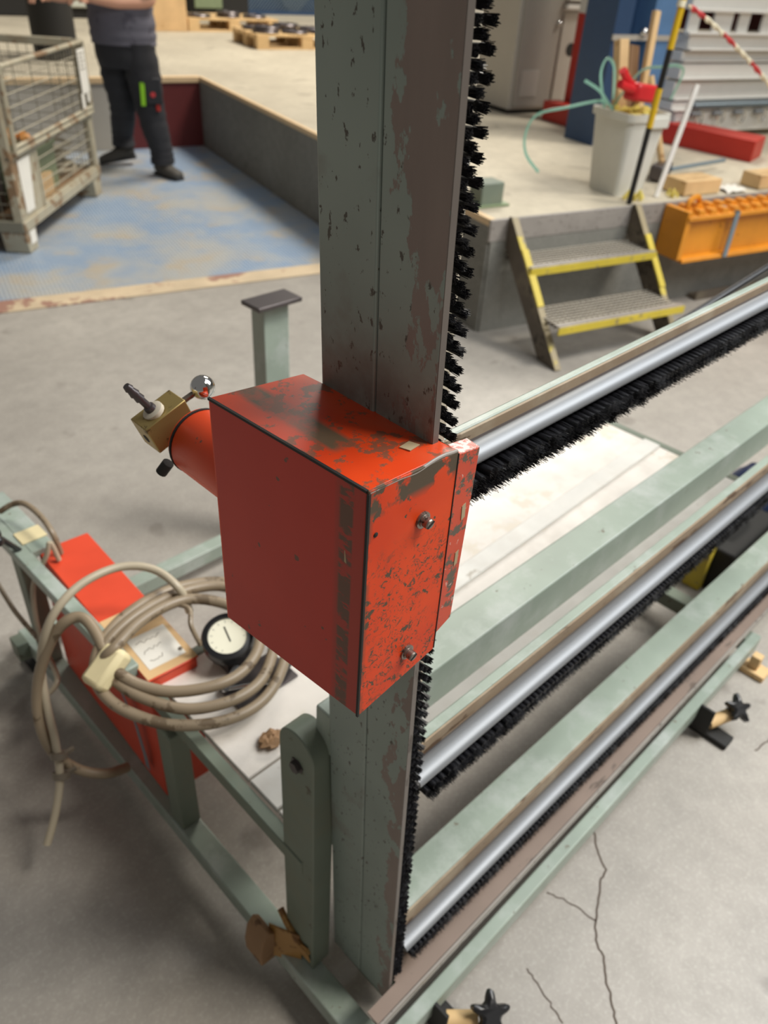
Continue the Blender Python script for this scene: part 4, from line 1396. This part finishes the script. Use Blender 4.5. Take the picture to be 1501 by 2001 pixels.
part('end_rail', B().box(LX - .04, LX + .008, 0, LY, .13, .19), 'cage', cg, .004)
part('floor_sheet', B().box(.02, LX - .02, .02, LY - .02, .165, .175), 'wood_brown', cg)
part('hinge_bar', B().rod((.03, -.014, .535), (LX - .02, -.014, .535), .016), 'cage', cg)
part('mid_rail', B().box(0, LX, -.006, .036, .500, .528), 'cage', cg, .004)
part('top_rail', B().box(0, LX, LY - .04, LY + .01, HZ - .045, HZ), 'cage', cg, .004)
part('top_rail', B().box(-.01, .04, 0, LY, HZ - .045, HZ), 'cage_dark', cg, .004)
part('top_rail', B().box(LX - .04, LX + .01, 0, LY, HZ - .045, HZ), 'cage', cg, .004)
# front flap: frame with wires
fp = part('flap_frame', B().rod((.045, -.02, .55), (.045, -.02, HZ - .01), .014).rod((LX - .04, -.02, .55), (LX - .04, -.02, HZ - .01), .014).rod((.045, -.02, HZ - .01), (LX - .04, -.02, HZ - .01), .014).rod((.045, -.02, .565), (LX - .04, -.02, .565), .012), 'cage', cg)


def wires(x0, x1, z0, z1, y, nh, parent, vstep=.05):
    for i in range(nh):
        z = z0 + (z1 - z0) * (i + 1) / (nh + 1)
        part('wire', B().rod((x0, y, z), (x1, y, z), .0035, 6), 'cage_wire', parent)
    vb_ = B()
    x = x0 + vstep
    while x < x1:
        vb_.rod((x, y + .006, z0), (x, y + .006, z1), .0022, 5)
        x += vstep
    part('upright_wires', vb_, 'cage_wire', parent, stuff=True)


wires(.05, LX - .05, .565, HZ - .015, -.02, 5, fp)
lp = part('lower_frame', B().box(.345, LX - .05, -.002, .03, .185, .20).box(.345, .37, -.002, .03, .19, .50).box(LX - .075, LX - .05, -.002, .03, .19, .50), 'cage', cg, .003)
wires(.37, LX - .07, .185, .50, .012, 4, lp)
part('sheet_panel', B().box(.05, .345, .004, .016, .185, .50), 'cage', cg)
# rear and end meshes
bp = part('rear_frame', B().box(LX * .62, LX * .62 + .03, LY - .03, LY, .185, HZ - .045), 'cage_dark', cg)
wires(.05, LX - .05, .185, HZ - .045, LY - .012, 9, bp, .055)
ep = B()
for i in range(14):
    y = .05 + i * .06
    ep.rod((.016, y, .19), (.016, y, HZ - .045), .0025, 5)
    ep.rod((LX - .016, y, .19), (LX - .016, y, HZ - .045), .0025, 5)
for i in range(12):
    z = .22 + i * .058
    ep.rod((.012, .05, z), (.012, LY - .05, z), .003, 5)
    ep.rod((LX - .012, .05, z), (LX - .012, LY - .05, z), .003, 5)
part('end_mesh', ep, 'cage_dark', cg, stuff=True)
part('paper_label', B().hexa([(.085, -.001, .215), (.20, -.001, .215), (.20, .003, .215), (.085, .003, .215), (.085, -.001, .49), (.255, -.001, .49), (.255, .003, .49), (.085, .003, .49)]), 'paper', cg, 0, 'torn white paper label')
lb2 = part('paper_label', B().box(1.185, 1.325, -.040, -.037, .665, .915), 'paper', cg, 0, 'white printed label')
wr = B()
for i in range(5):
    wr.strip([(1.20, -.0402, .89 - i * .022), (1.30 - .02 * (i % 2), -.0402, .89 - i * .022)], .006, .0004, (0, -1, 0))
part('print', wr, 'hose_dark', lb2, stuff=True)
part('paper_label', B().box(1.155, 1.205, -.040, -.037, .585, .67).box(1.265, 1.305, -.040, -.037, .61, .67), 'paper', cg)
part('foot_label', B().box(.055, .135, -.0035, -.0005, .05, .12), 'paper', cg)
# contents
gx = thing('green_tray', 'dull green plastic crate lying inside the mesh cage', 'crate', (.72, .3, .18), CG)
part('shell', B().box(.42, .90, .10, .50, .1755, .185).box(.42, .90, .10, .11, .185, .44).box(.42, .90, .49, .50, .185, .44).box(.42, .43, .11, .49, .185, .44).box(.89, .90, .11, .49, .185, .44), 'grey_green', gx, .006)
part('rim', B().box(.41, .91, .09, .10, .425, .445).box(.41, .91, .50, .51, .425, .445), 'grey_green', gx)
bx = thing('small_carton', 'small tan carton in the lower part of the mesh cage', 'carton', (.55, .07, .18), CG)
part('body', B().box(.43, .66, .045, .095, .1755, .31), 'card', bx, .004)
part('flap', B().box(.43, .66, .045, .07, .310, .313), 'card', bx)
cbx = thing('cable_bundle', 'tangle of pale grey cable in the mesh cage', 'cable', (1.1, .3, .18), CG)
tg = B()
for k in range(7):
    cx_, cy_, zc_ = 1.13 + random.uniform(-.05, .05), .28 + random.uniform(-.1, .1), .20 + k * .028
    tg.tube([(cx_ + .13 * math.cos(a * PI / 4) + random.uniform(-.02, .02), cy_ + .13 * math.sin(a * PI / 4), zc_ + random.uniform(-.012, .02)) for a in range(8)], .013, 7, True, 4)
part('coil', tg, 'hose_light', cbx)
og = thing('orange_cloth', 'crumpled orange cloth in the upper part of the mesh cage', 'cloth', (.62, .24, .446), CG)
part('cloth', B().ball((.60, .26, .50), .055, 14, (1.6, 1, .9)).ball((.70, .20, .485), .042, 12, (1, 1, .8)).jitter(.010), 'orange', og)
ru = thing('dark_hub', 'round black hub resting in the mesh cage beside the orange cloth', 'hub', (.25, .35, .176), CG)
part('hub', B().lathe((.25, .32, .178), (0, 0, 1), [(0, .12), (.03, .13), (.30, .13), (.33, .08)], 22), 'dark_steel', ru)
part('bore', B().lathe((.25, .32, .508), (0, 0, 1), [(0, .05), (.02, .04)], 16), 'soot', ru)
hs = thing('grey_drum', 'dark drum behind the mesh cage at the top left corner', 'drum', (-1.2, 5.3, HP), DOCK)
part('drum', B().lathe((-.97, 5.5, HP), (0, 0, 1), [(0, .17), (.02, .19), (.55, .19), (.57, .17)], 28), 'soot', hs)
part('lid', B().lathe((-.97, 5.5, HP + .57), (0, 0, 1), [(0, .185), (.03, .18)], 28), 'dark_steel', hs)

# ================================================================== WORKER
wk = thing('person', 'worker in grey T-shirt and black work trousers walking across the blue plate', 'person', (3.22, 5.95, .006))


def skin(name, joints, edges, mat, parent, sub=2, root=0):
    me = bpy.data.meshes.new(name)
    org = ORG[parent]
    me.from_pydata([Vector(p) - org for p, r in joints], edges, [])
    me.materials.append(M[mat])
    o = bpy.data.objects.new(name, me)
    link(o, parent)
    ORG[o] = org
    md = o.modifiers.new('skin', 'SKIN')
    md.use_smooth_shade = True
    if not me.skin_vertices:
        me.attributes.new('skin', 'FLOAT', 'POINT') if False else None
    if not me.skin_vertices:
        bm = bmesh.new()
        bm.from_mesh(me)
        bm.verts.layers.skin.verify()
        bm.to_mesh(me)
        bm.free()
    for i, (p, r) in enumerate(joints):
        sv = me.skin_vertices[0].data[i]
        sv.radius = r if isinstance(r, tuple) else (r, r)
        sv.use_root = (i == root)
    sd_ = o.modifiers.new('subd', 'SUBSURF')
    sd_.levels = sd_.render_levels = sub
    return o


# world-space axes of the figure: wf = the way he faces, ws = his right side
wf = Vector((-.80, -.60, 0)).normalized()
ws = Vector((-wf.y, wf.x, 0)) * -1          # towards the picture's left
cr = -ws                                    # towards the picture's right
up = Vector((0, 0, 1))
hip = Vector((3.205, 5.85, .92))


def W(f, s, z):
    return Vector((hip.x, hip.y, 0)) + wf * f + cr * s + Vector((0, 0, z))


hipR, hipL = W(.02, .105, .86), W(-.03, -.105, .86)
kneeR, ankR = Vector((3.302, 5.765, .50)), Vector((3.345, 5.735, .12))
kneeL, ankL = Vector((3.225, 6.02, .49)), Vector((3.285, 6.20, .17))
skin_j = [(W(0, 0, .93), .12), (W(0, 0, 1.08), .125), (W(.02, 0, 1.24), .14), (W(.03, 0, 1.40), .12), (W(.03, 0, 1.49), .055), (W(.05, 0, 1.56), .06),
          (W(.06, 0, 1.64), (.085, .10)), (W(.06, 0, 1.73), (.075, .09)),
          (W(.03, .18, 1.40), .055), (W(.04, .26, 1.15), .046), (W(.20, .06, 1.14), .038), (W(.26, -.10, 1.16), .028),
          (W(.03, -.18, 1.40), .055), (W(.05, -.27, 1.17), .046), (W(.22, -.30, 1.15), .038), (W(.32, -.36, 1.16), .028),
          (hipR, .09), (kneeR, .06), (ankR, .04), (hipL, .09), (kneeL, .06), (ankL, .04)]
skin_e = [(0, 1), (1, 2), (2, 3), (3, 4), (4, 5), (5, 6), (6, 7), (3, 8), (8, 9), (9, 10), (10, 11), (3, 12), (12, 13), (13, 14), (14, 15), (0, 16), (16, 17), (17, 18), (0, 19), (19, 20), (20, 21)]
body = skin('body', skin_j, skin_e, 'skin', wk)
for sgn, base, d in ((1, W(.26, -.10, 1.16), (W(.26, -.10, 0) - W(.20, .06, 0)).normalized()), (-1, W(.32, -.36, 1.16), (W(.32, -.36, 0) - W(.22, -.30, 0)).normalized())):
    n = d.cross(up).normalized()
    js, es = [(base, .027), (base + d * .05, .031)], [(0, 1)]
    for i in range(4):
        o_ = n * ((i - 1.5) * .021)
        k0 = len(js)
        ln = (.030, .036, .034, .026)[i]
        js += [(base + d * .075 + o_, .0095), (base + d * (.075 + ln) + o_ - up * .012, .0085), (base + d * (.075 + ln * 1.4) + o_ - up * .045, .0075)]
        es += [(1, k0), (k0, k0 + 1), (k0 + 1, k0 + 2)]
    k0 = len(js)
    js += [(base + d * .03 + n * sgn * .035 - up * .01, .0105), (base + d * .065 + n * sgn * .045 - up * .03, .009)]
    es += [(0, k0), (k0, k0 + 1)]
    skin('hand', js, es, 'skin', wk)


def limb(b_, pts, seg=18, fold=.0, turns=14):
    """cloth tube through [(point, radius across, radius along)], with soft folds"""
    P = []
    n = len(pts)
    for i in range(n - 1):
        a0, a1, a2, a3 = pts[max(i - 1, 0)], pts[i], pts[i + 1], pts[min(i + 2, n - 1)]
        for k in range(6):
            q = k / 6

            def cm(v0, v1, v2, v3):
                return .5 * ((2 * v1) + (v2 - v0) * q + (2 * v0 - 5 * v1 + 4 * v2 - v3) * q * q + (3 * v1 - v0 - 3 * v2 + v3) * q ** 3)
            P.append((cm(*[Vector(t_[0]) for t_ in (a0, a1, a2, a3)]), cm(a0[1], a1[1], a2[1], a3[1]), cm(a0[2], a1[2], a2[2], a3[2])))
    P.append((Vector(pts[-1][0]), pts[-1][1], pts[-1][2]))
    rows = []
    for i, (c, rx, ry) in enumerate(P):
        w = 1 + fold * math.sin(i * turns / 6.0 + .6 * math.sin(i)) + fold * .5 * random.uniform(-1, 1)
        rows.append((c, cr * rx * w, wf * ry * w))
    b_.loft(rows, seg)
    return b_


tr_ = B()
limb(tr_, [(W(0, 0, .98), .200, .150), (W(0, 0, .90), .215, .165), (W(0, 0, .80), .215, .165), (W(0, 0, .74), .19, .14)], 22)
limb(tr_, [(hipR + up * .04, .120, .135), (hipR.lerp(kneeR, .5), .122, .128), (kneeR, .105, .110), (kneeR.lerp(ankR, .45), .098, .100), (ankR + up * .06, .086, .088), (ankR - up * .02, .092, .094)], 18, .035)
limb(tr_, [(hipL + up * .04, .120, .135), (hipL.lerp(kneeL, .5), .120, .125), (kneeL, .100, .105), (kneeL.lerp(ankL, .45), .092, .096), (ankL + up * .05, .082, .086), (ankL - up * .02, .088, .092)], 18, .04)
part('trousers', tr_, 'trousers', wk, sharp=80)
shirt_ = B()
limb(shirt_, [(W(0, 0, .885), .232, .176), (W(0, 0, .95), .236, .178), (W(.0, 0, 1.08), .232, .172), (W(.02, 0, 1.24), .225, .160), (W(.03, 0, 1.37), .205, .135), (W(.03, 0, 1.45), .11, .085), (W(.035, 0, 1.49), .07, .068)], 26, .016, 9)
part('shirt', shirt_, 'shirt', wk, sharp=80)
for sg in (1, -1):
    sl = B()
    a_, e_ = W(.03, sg * .17, 1.42), W(.05, sg * .245, 1.20)
    ax = (e_ - a_).normalized()
    s0 = ax.orthogonal().normalized()
    s1 = ax.cross(s0)
    sl.loft([(a_.lerp(e_, t_), s0 * r_, s1 * r_) for t_, r_ in ((0, .06), (.15, .082), (.5, .082), (1, .078))], 16)
    part('sleeve', sl, 'shirt', wk, sharp=80)
# shoes: sole and upper
for ank, d, lift in ((ankR, Vector((.10, -1, 0)), 0), (ankL, Vector((-.85, .45, 0)), .5)):
    d = d.normalized()
    n = Vector((-d.y, d.x, 0))
    o_ = Vector((ank.x, ank.y, 0))
    k_ = lift * .10
    up_ = B().loft([(o_ - d * .075 + up * (.062 + k_), n * .036, (up * .040)), (o_ - d * .03 + up * (.068 + k_), n * .050, up * .062), (o_ + d * .03 + up * (.068 + k_ * .8), n * .054, up * .060),
                    (o_ + d * .10 + up * (.050 + k_ * .4), n * .056, up * .040), (o_ + d * .17 + up * (.045 + k_ * .1), n * .052, up * .032), (o_ + d * .205 + up * .040, n * .030, up * .022)], 16)
    up_.rod(o_ + up * (.09 + k_), ank + up * .02, .056, 16)
    sh_ = part('shoe', up_, 'shoe', wk, sharp=80)
    part('sole', B().hexa([tuple(o_ + d * a + n * w + up * (z + lift * .10 * (1 if a < .05 else .1))) for z in (.007, .028) for a, w in ((-.085, -.042), (.205, -.040), (.205, .040), (-.085, .042))]), 'rubber', sh_, .008)
# face and hair (above the frame)
hc = W(.06, 0, 1.665)
part('hair', B().ball(hc + Vector((0, 0, .055)) - wf * .025, .105, 18, (1, 1, .85)), 'hair', wk)
part('nose', B().ball(hc + wf * .105 - Vector((0, 0, .005)), .016, 10, (1, 1, 1.4)), 'skin', wk)
part('mouth', B().ball(hc + wf * .095 - Vector((0, 0, .055)), .016, 10, (.8, 1.2, .35)), 'dark_red', wk)
for sg in (-1, 1):
    part('eye', B().ball(hc + wf * .09 + cr * .034 * sg + Vector((0, 0, .02)), .011, 10), 'soot', wk)
    part('ear', B().ball(hc + cr * .092 * sg, .026, 10, (.9, .5, 1.3)), 'skin', wk)
# trim of the near trouser leg: cargo pocket, lime zip, badge, knee marks
toC = Vector((-3.3, -5.7, 0)).normalized()
sr = Vector((-toC.y, toC.x, 0))
if sr.dot(cr) < 0:
    sr = -sr
leg0 = hipR.lerp(kneeR, .70)
part('cargo_pocket', B().obox(leg0 + toC * .112 + sr * .050, sr * .058, toC * .016, Vector((0, 0, .085))), 'trousers', wk, .010)
part('pocket_zip', B().obox(leg0 + toC * .122 - sr * .026, sr * .017, toC * .010, Vector((.004, 0, .095))), 'lime', wk, .005, 'lime green pocket zip')
part('badge', B().lathe(leg0 + toC * .128 + sr * .045 - up * .02, toC, [(0, .018), (.003, .018)], 16), 'rope_red', wk, 0, 'small red badge')
part('knee_mark', B().obox(kneeR + toC * .098 + sr * .062 + up * .01, sr * .015, toC * .012, Vector((0, 0, .035))), 'red_beam', wk, .005, 'orange-red knee mark')
